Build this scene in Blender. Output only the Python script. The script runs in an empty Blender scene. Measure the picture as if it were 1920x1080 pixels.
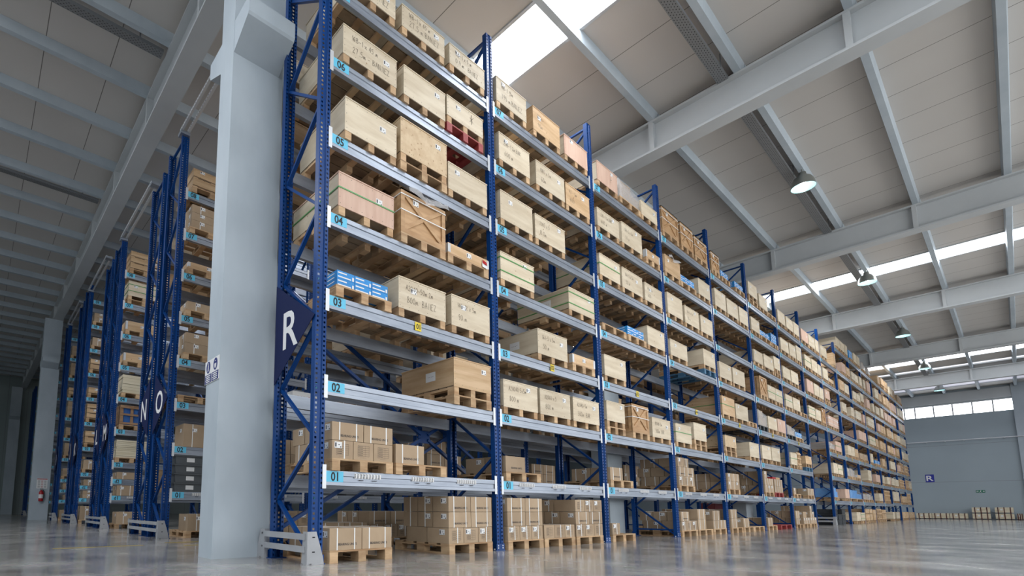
import bpy, math, random
from mathutils import Vector, Matrix
R_ = random.Random(7)
S = bpy.context.scene
COL = S.collection

# ---------------------------------------------------------------- materials
def new_mat(name):
    m = bpy.data.materials.new(name); m.use_nodes = True
    nt = m.node_tree; b = nt.nodes['Principled BSDF']
    return m, nt, b
def N(nt, t, **kw):
    n = nt.nodes.new(t)
    for k, v in kw.items(): setattr(n, k, v)
    return n
def flat(name, col, rough=.6, metal=0, emit=None, es=0, spec=None):
    m, nt, b = new_mat(name)
    b.inputs['Base Color'].default_value = (*col, 1); b.inputs['Roughness'].default_value = rough
    b.inputs['Metallic'].default_value = metal
    if spec is not None: b.inputs['Specular IOR Level'].default_value = spec
    if emit:
        b.inputs['Emission Color'].default_value = (*emit, 1); b.inputs['Emission Strength'].default_value = es
    return m
def grainy(name, c1, c2, scale, rough=.6, metal=0, bump=0, detail=4, jitter=.0, knots=None, r2=None, ramp=(.35, .65)):
    """two-tone noise material on object coordinates, shifted per object so copies differ"""
    m, nt, b = new_mat(name); L = nt.links.new
    tc = N(nt, 'ShaderNodeTexCoord'); oi = N(nt, 'ShaderNodeObjectInfo')
    add = N(nt, 'ShaderNodeVectorMath', operation='ADD'); mul = N(nt, 'ShaderNodeMath', operation='MULTIPLY')
    mul.inputs[1].default_value = 37.0; L(oi.outputs['Random'], mul.inputs[0])
    L(tc.outputs['Object'], add.inputs[0]); L(mul.outputs[0], add.inputs[1])
    mp = N(nt, 'ShaderNodeMapping'); mp.inputs['Scale'].default_value = scale; L(add.outputs[0], mp.inputs[0])
    no = N(nt, 'ShaderNodeTexNoise'); no.inputs['Scale'].default_value = 1; no.inputs['Detail'].default_value = detail
    no.inputs['Roughness'].default_value = .6
    L(mp.outputs[0], no.inputs['Vector'])
    rp = N(nt, 'ShaderNodeValToRGB'); rp.color_ramp.elements[0].position, rp.color_ramp.elements[1].position = ramp
    rp.color_ramp.elements[0].color = (*c1, 1); rp.color_ramp.elements[1].color = (*c2, 1)
    L(no.outputs['Fac'], rp.inputs[0]); col = rp.outputs[0]
    if knots:
        vo = N(nt, 'ShaderNodeTexVoronoi'); vo.inputs['Scale'].default_value = knots[0]; L(add.outputs[0], vo.inputs['Vector'])
        kr = N(nt, 'ShaderNodeValToRGB'); kr.color_ramp.elements[0].position = knots[1] * .5; kr.color_ramp.elements[1].position = knots[1]
        kr.color_ramp.elements[0].color = (1, 1, 1, 1); kr.color_ramp.elements[1].color = (0, 0, 0, 1)
        L(vo.outputs['Distance'], kr.inputs[0])
        mx = N(nt, 'ShaderNodeMix', data_type='RGBA'); L(kr.outputs[0], mx.inputs[0]); L(col, mx.inputs[6])
        mx.inputs[7].default_value = (*knots[2], 1); col = mx.outputs[2]
    if jitter:
        hs = N(nt, 'ShaderNodeHueSaturation'); mr = N(nt, 'ShaderNodeMapRange')
        mr.inputs['To Min'].default_value = 1 - jitter; mr.inputs['To Max'].default_value = 1 + jitter
        L(oi.outputs['Random'], mr.inputs[0]); L(mr.outputs[0], hs.inputs['Value']); L(col, hs.inputs['Color']); col = hs.outputs[0]
    L(col, b.inputs['Base Color'])
    b.inputs['Roughness'].default_value = rough; b.inputs['Metallic'].default_value = metal
    if r2 is not None:
        mr = N(nt, 'ShaderNodeMapRange'); mr.inputs['To Min'].default_value = rough; mr.inputs['To Max'].default_value = r2
        L(no.outputs['Fac'], mr.inputs[0]); L(mr.outputs[0], b.inputs['Roughness'])
    if bump:
        bp = N(nt, 'ShaderNodeBump'); bp.inputs['Strength'].default_value = bump; bp.inputs['Distance'].default_value = .01
        L(no.outputs['Fac'], bp.inputs['Height']); L(bp.outputs[0], b.inputs['Normal'])
    return m

M = {}
M['ply'] = grainy('pale_plywood', (.59, .485, .345), (.72, .625, .475), (1.3, 1.3, 9), .6, jitter=.10, knots=(5, .07, (.40, .27, .15)))
M['pine'] = grainy('warm_pine_board', (.53, .34, .18), (.68, .48, .29), (1.2, 1.2, 11), .6, jitter=.10, knots=(6, .09, (.30, .16, .07)))
M['pink'] = grainy('reddish_plywood', (.60, .385, .29), (.71, .50, .39), (10, 10, 1.2), .6, jitter=.06)
M['xpine'] = grainy('orange_brown_board', (.40, .225, .10), (.56, .355, .19), (1.5, 1.5, 11), .6, jitter=.08)
M['under'] = grainy('dark_underside_board', (.17, .115, .07), (.34, .245, .155), (2, 3, 2), .8, jitter=.2)  # darker mottled brown for the boards under the crates
M['osb'] = grainy('spotted_board', (.58, .41, .24), (.68, .52, .33), (9, 9, 9), .6, knots=(16, .22, (.42, .26, .13)))
M['skid'] = grainy('pallet_wood', (.38, .225, .115), (.62, .435, .26), (2, 2, 10), .75, jitter=.18)
M['dark'] = grainy('old_brown_wood', (.27, .15, .08), (.40, .25, .14), (2, 2, 12), .75, jitter=.15)
M['redpal'] = grainy('red_painted_wood', (.28, .03, .035), (.36, .06, .05), (3, 3, 9), .6)
M['bluepal'] = grainy('blue_painted_wood', (.04, .12, .22), (.07, .19, .32), (3, 3, 9), .6)
M['blackpal'] = grainy('black_plastic', (.02, .025, .03), (.04, .045, .05), (3, 3, 3), .5)
M['carton'] = grainy('brown_cardboard', (.37, .265, .17), (.44, .325, .215), (2, 2, 2), .75, jitter=.12)
M['paper'] = flat('white_paper', (.80, .80, .80), .7)
M['ink'] = flat('black_ink', (.035, .035, .04), .8)
M['pencil'] = flat('grey_marker', (.22, .18, .14), .9)
M['green'] = flat('green_strap', (.10, .33, .10), .4)
M['white'] = flat('white_strap', (.82, .83, .82), .5)
M['grey'] = flat('grey_plastic', (.085, .095, .105), .55)
M['post'] = grainy('blue_painted_steel', (.003, .040, .175), (.004, .052, .22), (2, 2, 2), .32, jitter=.06)
M['post'].node_tree.nodes['Principled BSDF'].inputs['Specular IOR Level'].default_value = .22
M['navy'] = flat('navy_sign_panel', (.012, .019, .075), .55, spec=.12)
M['galv'] = grainy('galvanised_steel', (.27, .305, .365), (.39, .43, .50), (1.2, 9, 9), .36, .6, r2=.5)
M['trayz'] = flat('tray_zinc', (.26, .27, .28), .5, .5)
M['plate'] = flat('light_zinc_plate', (.66, .68, .71), .4, .35)
M['cyan'] = flat('sky_blue_label', (.13, .56, .80), .5)
M['yellow'] = flat('yellow_label', (.82, .62, .04), .5)
M['guard'] = grainy('grey_guard_paint', (.36, .37, .39), (.43, .44, .46), (3, 3, 3), .42, .15)
M['bolt'] = flat('dark_bolt_steel', (.22, .22, .23), .4, .8)
M['hole'] = flat('dark_slot', (.012, .013, .016), .8)
M['conc'] = grainy('painted_concrete', (.40, .465, .52), (.47, .535, .59), (1.2, 1.2, .7), .62, bump=.05)
M['gird'] = grainy('painted_steel_girder', (.50, .53, .55), (.56, .59, .61), (.6, .6, .6), .5)
M['blue'] = grainy('bright_blue_carton', (.012, .22, .60), (.025, .31, .74), (4, 4, 4), .5, jitter=.2)
M['navyc'] = grainy('dark_blue_carton', (.02, .10, .36), (.04, .16, .46), (4, 4, 4), .5)
M['red'] = flat('red_gloss_paint', (.42, .015, .02), .3)
M['redcab'] = flat('dark_red_cabinet_paint', (.16, .012, .014), .45)
M['band'] = flat('dark_red_band', (.075, .015, .013), .6)
M['cream'] = grainy('cream_crate_wood', (.62, .54, .38), (.74, .66, .50), (1, 3, 9), .7)
M['sky'] = flat('bright_daylight_panel', (.9, .93, 1), .5, emit=(.93, .96, 1.0), es=4.0)
M['skyw'] = flat('bright_window_glass', (.9, .93, 1), .3, emit=(.95, .97, 1.0), es=3.0)
M['skyd'] = flat('hazy_daylight_panel', (.3, .3, .35), .5, emit=(.86, .87, 1.0), es=.36)
M['skym'] = flat('narrow_daylight_panel', (.3, .3, .35), .5, emit=(.93, .95, 1.0), es=.75)
M['lampin'] = flat('lamp_reflector', (.55, .85, .86), .25, .2, emit=(.45, .95, 1), es=.22)
M['bulb'] = flat('lamp_bulb', (1, 1, 1), .3, emit=(.9, 1, 1), es=9)
M['lampout'] = flat('lamp_shell', (.36, .38, .36), .35, .7)
M['signblue'] = flat('royal_blue_sign', (.02, .03, .32), .5)
M['signnavy'] = flat('safety_sign_blue', (.025, .04, .20), .5)
M['signgreen'] = flat('exit_sign_green', (.005, .16, .09), .5)
M['black'] = flat('black_rubber', (.02, .02, .02), .6)
def wrap_mat(name='stretch_wrap', alpha=.42):
    m, nt, b = new_mat(name); L = nt.links.new
    b.inputs['Base Color'].default_value = (.80, .81, .84, 1); b.inputs['Roughness'].default_value = .16
    b.inputs['Alpha'].default_value = alpha
    tc = N(nt, 'ShaderNodeTexCoord'); mp = N(nt, 'ShaderNodeMapping'); mp.inputs['Scale'].default_value = (9, 9, 22)
    no = N(nt, 'ShaderNodeTexNoise'); no.inputs['Scale'].default_value = 1; no.inputs['Distortion'].default_value = 1.5
    bp = N(nt, 'ShaderNodeBump'); bp.inputs['Strength'].default_value = .8; bp.inputs['Distance'].default_value = .03
    L(tc.outputs['Object'], mp.inputs[0]); L(mp.outputs[0], no.inputs['Vector']); L(no.outputs['Fac'], bp.inputs['Height']); L(bp.outputs[0], b.inputs['Normal'])
    return m
M['wrap'] = wrap_mat(); M['wrapclear'] = wrap_mat('clear_stretch_wrap', .2)
def floor_mat():
    m, nt, b = new_mat('polished_concrete_floor'); L = nt.links.new
    tc = N(nt, 'ShaderNodeTexCoord')
    n1 = N(nt, 'ShaderNodeTexNoise'); n1.inputs['Scale'].default_value = 1.1; n1.inputs['Detail'].default_value = 8; n1.inputs['Roughness'].default_value = .65
    L(tc.outputs['Object'], n1.inputs['Vector'])
    rp = N(nt, 'ShaderNodeValToRGB'); e = rp.color_ramp.elements
    e[0].position = .33; e[0].color = (.21, .195, .18, 1); e[1].position = .66; e[1].color = (.43, .41, .375, 1)
    L(n1.outputs['Fac'], rp.inputs[0])
    n2 = N(nt, 'ShaderNodeTexNoise'); n2.inputs['Scale'].default_value = 9; n2.inputs['Detail'].default_value = 5; L(tc.outputs['Object'], n2.inputs['Vector'])
    mx = N(nt, 'ShaderNodeMix', data_type='RGBA', blend_type='OVERLAY'); mx.inputs[0].default_value = .35
    L(rp.outputs[0], mx.inputs[6]); L(n2.outputs['Color'], mx.inputs[7])
    hs = N(nt, 'ShaderNodeHueSaturation'); hs.inputs['Saturation'].default_value = .55; L(mx.outputs[2], hs.inputs['Color'])
    # thin pale scratches and sawn joints every 5 m
    sp = N(nt, 'ShaderNodeSeparateXYZ'); L(tc.outputs['Object'], sp.inputs[0])
    fac = None
    for ax, off in (('X', 1.55), ('Y', 1.12)):
        a = N(nt, 'ShaderNodeMath', operation='ADD'); a.inputs[1].default_value = 100 + off; L(sp.outputs[ax], a.inputs[0])
        w = N(nt, 'ShaderNodeMath', operation='MODULO'); w.inputs[1].default_value = 5.0; L(a.outputs[0], w.inputs[0])
        lt = N(nt, 'ShaderNodeMath', operation='LESS_THAN'); lt.inputs[1].default_value = .012; L(w.outputs[0], lt.inputs[0])
        if fac is None: fac = lt.outputs[0]
        else:
            mxx = N(nt, 'ShaderNodeMath', operation='MAXIMUM'); L(fac, mxx.inputs[0]); L(lt.outputs[0], mxx.inputs[1]); fac = mxx.outputs[0]
    mj = N(nt, 'ShaderNodeMix', data_type='RGBA'); L(fac, mj.inputs[0]); L(hs.outputs[0], mj.inputs[6]); mj.inputs[7].default_value = (.36, .35, .33, 1)
    L(mj.outputs[2], b.inputs['Base Color'])
    mr = N(nt, 'ShaderNodeMapRange'); mr.inputs['From Min'].default_value = .3; mr.inputs['From Max'].default_value = .7
    mr.inputs['To Min'].default_value = .08; mr.inputs['To Max'].default_value = .2; L(n1.outputs['Fac'], mr.inputs[0]); L(mr.outputs[0], b.inputs['Roughness'])
    b.inputs['Specular IOR Level'].default_value = .75
    n3 = N(nt, 'ShaderNodeTexNoise'); n3.inputs['Scale'].default_value = 5; n3.inputs['Detail'].default_value = 3; L(tc.outputs['Object'], n3.inputs['Vector'])
    bp = N(nt, 'ShaderNodeBump'); bp.inputs['Strength'].default_value = .06; bp.inputs['Distance'].default_value = .02; L(n3.outputs['Fac'], bp.inputs['Height']); L(bp.outputs[0], b.inputs['Normal'])
    return m
M['floor'] = floor_mat()
def lined(name, col, line, ax, pitch, off, width, ripple=0, rough=.6):
    m, nt, b = new_mat(name); L = nt.links.new
    tc = N(nt, 'ShaderNodeTexCoord'); sp = N(nt, 'ShaderNodeSeparateXYZ'); L(tc.outputs['Object'], sp.inputs[0])
    a = N(nt, 'ShaderNodeMath', operation='ADD'); a.inputs[1].default_value = pitch * 100 - off; L(sp.outputs[ax], a.inputs[0])
    w = N(nt, 'ShaderNodeMath', operation='MODULO'); w.inputs[1].default_value = pitch; L(a.outputs[0], w.inputs[0])
    lt = N(nt, 'ShaderNodeMath', operation='LESS_THAN'); lt.inputs[1].default_value = width; L(w.outputs[0], lt.inputs[0])
    no = N(nt, 'ShaderNodeTexNoise'); no.inputs['Scale'].default_value = .5; no.inputs['Detail'].default_value = 3; L(tc.outputs['Object'], no.inputs['Vector'])
    rp = N(nt, 'ShaderNodeValToRGB'); rp.color_ramp.elements[0].position = .3; rp.color_ramp.elements[1].position = .7
    rp.color_ramp.elements[0].color = (*[c * .93 for c in col], 1); rp.color_ramp.elements[1].color = (*col, 1); L(no.outputs['Fac'], rp.inputs[0])
    mx = N(nt, 'ShaderNodeMix', data_type='RGBA'); L(lt.outputs[0], mx.inputs[0]); L(rp.outputs[0], mx.inputs[6]); mx.inputs[7].default_value = (*line, 1)
    L(mx.outputs[2], b.inputs['Base Color']); b.inputs['Roughness'].default_value = rough
    if ripple:
        wv = N(nt, 'ShaderNodeMath', operation='SINE'); mu = N(nt, 'ShaderNodeMath', operation='MULTIPLY'); mu.inputs[1].default_value = ripple
        L(sp.outputs[ax], mu.inputs[0]); L(mu.outputs[0], wv.inputs[0])
        bp = N(nt, 'ShaderNodeBump'); bp.inputs['Strength'].default_value = .12; bp.inputs['Distance'].default_value = .01; L(wv.outputs[0], bp.inputs['Height']); L(bp.outputs[0], b.inputs['Normal'])
    return m
M['roof'] = lined('roof_sandwich_panel', (.60, .58, .555), (.15, .14, .13), 'X', 1.04, 4.0, .014, 0)
M['wall'] = lined('wall_cladding', (.36, .43, .475), (.25, .26, .28), 'Z', 2.545, 0, .02)
M['wallg'] = lined('side_wall_cladding', (.30, .36, .36), (.2, .22, .22), 'X', 1.2, 0, .02)

# ---------------------------------------------------------------- mesh building
class MB:
    def __init__(s): s.v = []; s.f = []; s.m = []
    def poly(s, pts, m=0):
        i = len(s.v); s.v += [tuple(p) for p in pts]; s.f.append(tuple(range(i, i + len(pts)))); s.m.append(m); return s
    def hexa(s, c, m=0):
        i = len(s.v); s.v += [tuple(p) for p in c]
        for q in ((0, 3, 2, 1), (4, 5, 6, 7), (0, 1, 5, 4), (1, 2, 6, 5), (2, 3, 7, 6), (3, 0, 4, 7)):
            s.f.append(tuple(i + k for k in q)); s.m.append(m)
        return s
    def box(s, x0, x1, y0, y1, z0, z1, m=0):
        return s.hexa([(x0, y0, z0), (x1, y0, z0), (x1, y1, z0), (x0, y1, z0), (x0, y0, z1), (x1, y0, z1), (x1, y1, z1), (x0, y1, z1)], m)
    def bar(s, a, b, w, t, side, m=0):
        """square bar from a to b; 'side' is the direction its width w lies along"""
        a = Vector(a); b = Vector(b); d = (b - a).normalized(); u = Vector(side); u = (u - d * u.dot(d)).normalized() * w / 2; n = d.cross(u).normalized() * t / 2
        return s.hexa([a - u - n, a + u - n, a + u + n, a - u + n, b - u - n, b + u - n, b + u + n, b - u + n], m)
    def prism(s, pts, ax, a0, a1, m=0):
        """extrude a 2-D outline along axis ax"""
        def P(p, a):
            q = list(p); q.insert(ax, a); return tuple(q)
        n = len(pts); i = len(s.v); s.v += [P(p, a0) for p in pts] + [P(p, a1) for p in pts]
        s.f.append(tuple(range(i, i + n))); s.m.append(m); s.f.append(tuple(range(i + 2 * n - 1, i + n - 1, -1))); s.m.append(m)
        for k in range(n):
            j = (k + 1) % n; s.f.append((i + k, i + n + k, i + n + j, i + j)); s.m.append(m)
        return s
    def tube(s, a, b, r, n=10, m=0, r2=None):
        a = Vector(a); b = Vector(b); d = (b - a).normalized(); u = d.orthogonal().normalized(); w = d.cross(u); r2 = r if r2 is None else r2
        i = len(s.v)
        for p, rr in ((a, r), (b, r2)):
            for k in range(n):
                t = 2 * math.pi * k / n; s.v.append(tuple(p + (u * math.cos(t) + w * math.sin(t)) * rr))
        s.f.append(tuple(range(i, i + n))); s.m.append(m); s.f.append(tuple(range(i + 2 * n - 1, i + n - 1, -1))); s.m.append(m)
        for k in range(n):
            j = (k + 1) % n; s.f.append((i + k, i + j, i + n + j, i + n + k)); s.m.append(m)
        return s
    def lathe(s, prof, n=20, m=0, c=(0, 0)):
        i = len(s.v)
        for r, z in prof:
            for k in range(n):
                t = 2 * math.pi * k / n; s.v.append((c[0] + r * math.cos(t), c[1] + r * math.sin(t), z))
        for q in range(len(prof) - 1):
            for k in range(n):
                j = (k + 1) % n; s.f.append((i + q * n + k, i + q * n + j, i + q * n + n + j, i + q * n + n + k)); s.m.append(m)
        return s
    def mesh(s, name, mats, smooth=False):
        me = bpy.data.meshes.new(name); me.from_pydata(s.v, [], s.f)
        for x in mats: me.materials.append(M[x] if isinstance(x, str) else x)
        if len(mats) > 1: me.polygons.foreach_set('material_index', s.m)
        if smooth: me.polygons.foreach_set('use_smooth', [True] * len(s.f))
        me.update(); return me
    def build(s, name, mats, parent=None, loc=None, smooth=False):
        return put(name, s.mesh(name, mats if isinstance(mats, (list, tuple)) else [mats], smooth), parent, loc)
def put(name, me, parent=None, loc=None):
    o = bpy.data.objects.new(name, me); COL.objects.link(o)
    if parent: o.parent = parent
    if loc is not None: o.location = loc
    return o
USED = {}
def tag(o, label, cat, group=None):
    USED.setdefault(label, []).append(o.name)
    o['label'] = label; o['category'] = cat
    if group: o['group'] = group
    return o
def thing(name, label, cat, loc=(0, 0, 0), group=None, rz=0):
    o = bpy.data.objects.new(name, None); COL.objects.link(o); o.location = loc; o.rotation_euler = (0, 0, rz); o.empty_display_size = .1
    return tag(o, label, cat, group)
def struct(name, mb, mats, smooth=False):
    o = mb.build(name, mats, smooth=smooth); o['kind'] = 'structure'; return o
ORD = ['first', 'second', 'third', 'fourth', 'fifth', 'sixth', 'seventh', 'eighth', 'ninth', 'tenth', 'eleventh', 'twelfth', 'thirteenth', 'fourteenth', 'fifteenth', 'sixteenth']
_cache = {}
def cached(key, fn):
    if key not in _cache: _cache[key] = fn()
    return _cache[key]

# ---------------------------------------------------------------- lettering
def text_polys(txt, size, bold=0.0, sx=1.0):
    """triangulated outline of a printed word, centred on the origin, in (right, up) coordinates"""
    def mk():
        cu = bpy.data.curves.new('lettering', 'FONT'); cu.body = txt; cu.size = 1; cu.align_x = 'CENTER'; cu.align_y = 'CENTER'; cu.offset = bold; cu.resolution_u = 3
        o = bpy.data.objects.new('lettering', cu); COL.objects.link(o)
        dg = bpy.context.evaluated_depsgraph_get(); me = bpy.data.meshes.new_from_object(o.evaluated_get(dg))
        v = [tuple(x.co[:2]) for x in me.vertices]; f = [tuple(p.vertices) for p in me.polygons]
        bpy.data.objects.remove(o); bpy.data.curves.remove(cu); bpy.data.meshes.remove(me)
        if v:
            cx = (min(a for a, _ in v) + max(a for a, _ in v)) / 2; cy = (min(b for _, b in v) + max(b for _, b in v)) / 2
            v = [(a - cx, b - cy) for a, b in v]
        return v, f
    v, f = cached(('t', txt, bold), mk)
    return [(a * size * sx, b * size) for a, b in v], f
def write(mb, txt, size, fn, m=0, bold=0.0, sx=1.0):
    v, f = text_polys(txt, size, bold, sx); i = len(mb.v)
    mb.v += [fn(a, b) for a, b in v]
    for q in f: mb.f.append(tuple(i + k for k in q)); mb.m.append(m)
STROKE = {'0': [[.5, 0, .1, .3, .1, .7, .5, 1, .9, .7, .9, .3, .5, 0]], '1': [[.3, .75, .5, 1, .5, 0]], '2': [[.1, .75, .5, 1, .85, .75, .1, 0, .95, 0]],
 '3': [[.1, .9, .6, 1, .8, .75, .4, .55, .85, .3, .5, 0, .1, .1]], '4': [[.7, 0, .7, 1, .1, .35, .95, .35]], '5': [[.85, 1, .2, 1, .15, .6, .6, .65, .85, .35, .5, 0, .1, .1]],
 '6': [[.75, 1, .25, .6, .12, .25, .5, 0, .85, .25, .5, .5, .15, .3]], '7': [[.1, 1, .9, 1, .4, 0]], '8': [[.5, .52, .15, .75, .5, 1, .85, .75, .5, .52, .1, .25, .5, 0, .9, .25, .5, .52]],
 '9': [[.85, .6, .5, .45, .15, .75, .5, 1, .85, .75, .8, .3, .5, 0]], 'A': [[.05, 0, .5, 1, .95, 0], [.25, .4, .75, .4]], 'B': [[.1, 0, .1, 1, .7, .95, .75, .65, .1, .52, .85, .4, .85, .1, .1, 0]],
 'E': [[.9, 1, .15, 1, .1, 0, .9, 0], [.15, .5, .7, .5]], 'I': [[.5, 0, .5, 1]], 'L': [[.2, 1, .15, 0, .9, 0]], 'l': [[.5, 1, .4, 0]], 'm': [[.05, 0, .1, .5, .3, .5, .45, .1, .5, .5, .75, .5, .9, 0]],
 'N': [[.1, 0, .1, 1, .9, 0, .9, 1]], 'R': [[.1, 0, .1, 1, .8, .85, .75, .55, .1, .5, .9, 0]], 'Y': [[.05, 1, .5, .5, .95, 1], [.5, .5, .4, 0]], 'Z': [[.1, 1, .9, 1, .1, 0, .9, 0]],
 'x': [[.1, 0, .9, .6], [.9, 0, .1, .6]], '-': [[.1, .45, .9, .45]], '.': [[.4, 0, .5, .08]], '+': [[.5, .1, .5, .9], [.1, .5, .9, .5]], '*': [[.5, 0, .5, 1], [.05, .75, .95, .2], [.05, .25, .95, .8]], ' ': []}
def scrawl(mb, txt, x, z, h, y, rnd, w=.007):
    cw = h * .62; cx = x
    for ch in txt:
        for st in STROKE.get(ch, []):
            pts = [Vector((cx + st[i] * cw * .85 + rnd.uniform(-.03, .03) * h, y, z + st[i + 1] * h + rnd.uniform(-.04, .04) * h + st[i] * .05 * h)) for i in range(0, len(st), 2)]
            for a, b in zip(pts, pts[1:]):
                d = b - a
                if d.length < 1e-5: continue
                d.normalize(); n = Vector((-d.z, 0, d.x)) * w / 2; e = d * w * .3
                mb.poly([a - n - e, b - n + e, b + n + e, a + n - e])
        cx += cw * (.6 if ch in ' .1l' else 1)
HW = {'A': ('16B-1 x 5 m', '27.5 m BAllEZ'), 'B': ('16B-1 x 45 m', '27.5 m BANlEZ'), 'C': ('16B-1 x 5 m', '0.9 m   BAllEZ'), 'D': ('16B-1 x 45 m', '27.5m - BANllEZ'), 'N': ('A2040-50m 2m', '800m  BAllEZ'),
      'O': ('140-1R x 5m', '90 m'), 'a': ('14B-2 15m', '395 m BANlEZ'), 'b': ('350m', '90m'), 'd': ('20B-1 2m BAR', '600 m'), 'e': ('10B5 x 5m', '60m'), 'f': ('A2 - 5m', '600'), 'h': ('2085 x 5', 'B 0m'),
      'k': ('16A-5 x 5m', '50 m'), 'm': ('A20040 5x5m', '800 m'), 'n': ('A2060 x 5', '800 m'), 'o': ('A2040-5m', '500m  BAR')}
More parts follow.
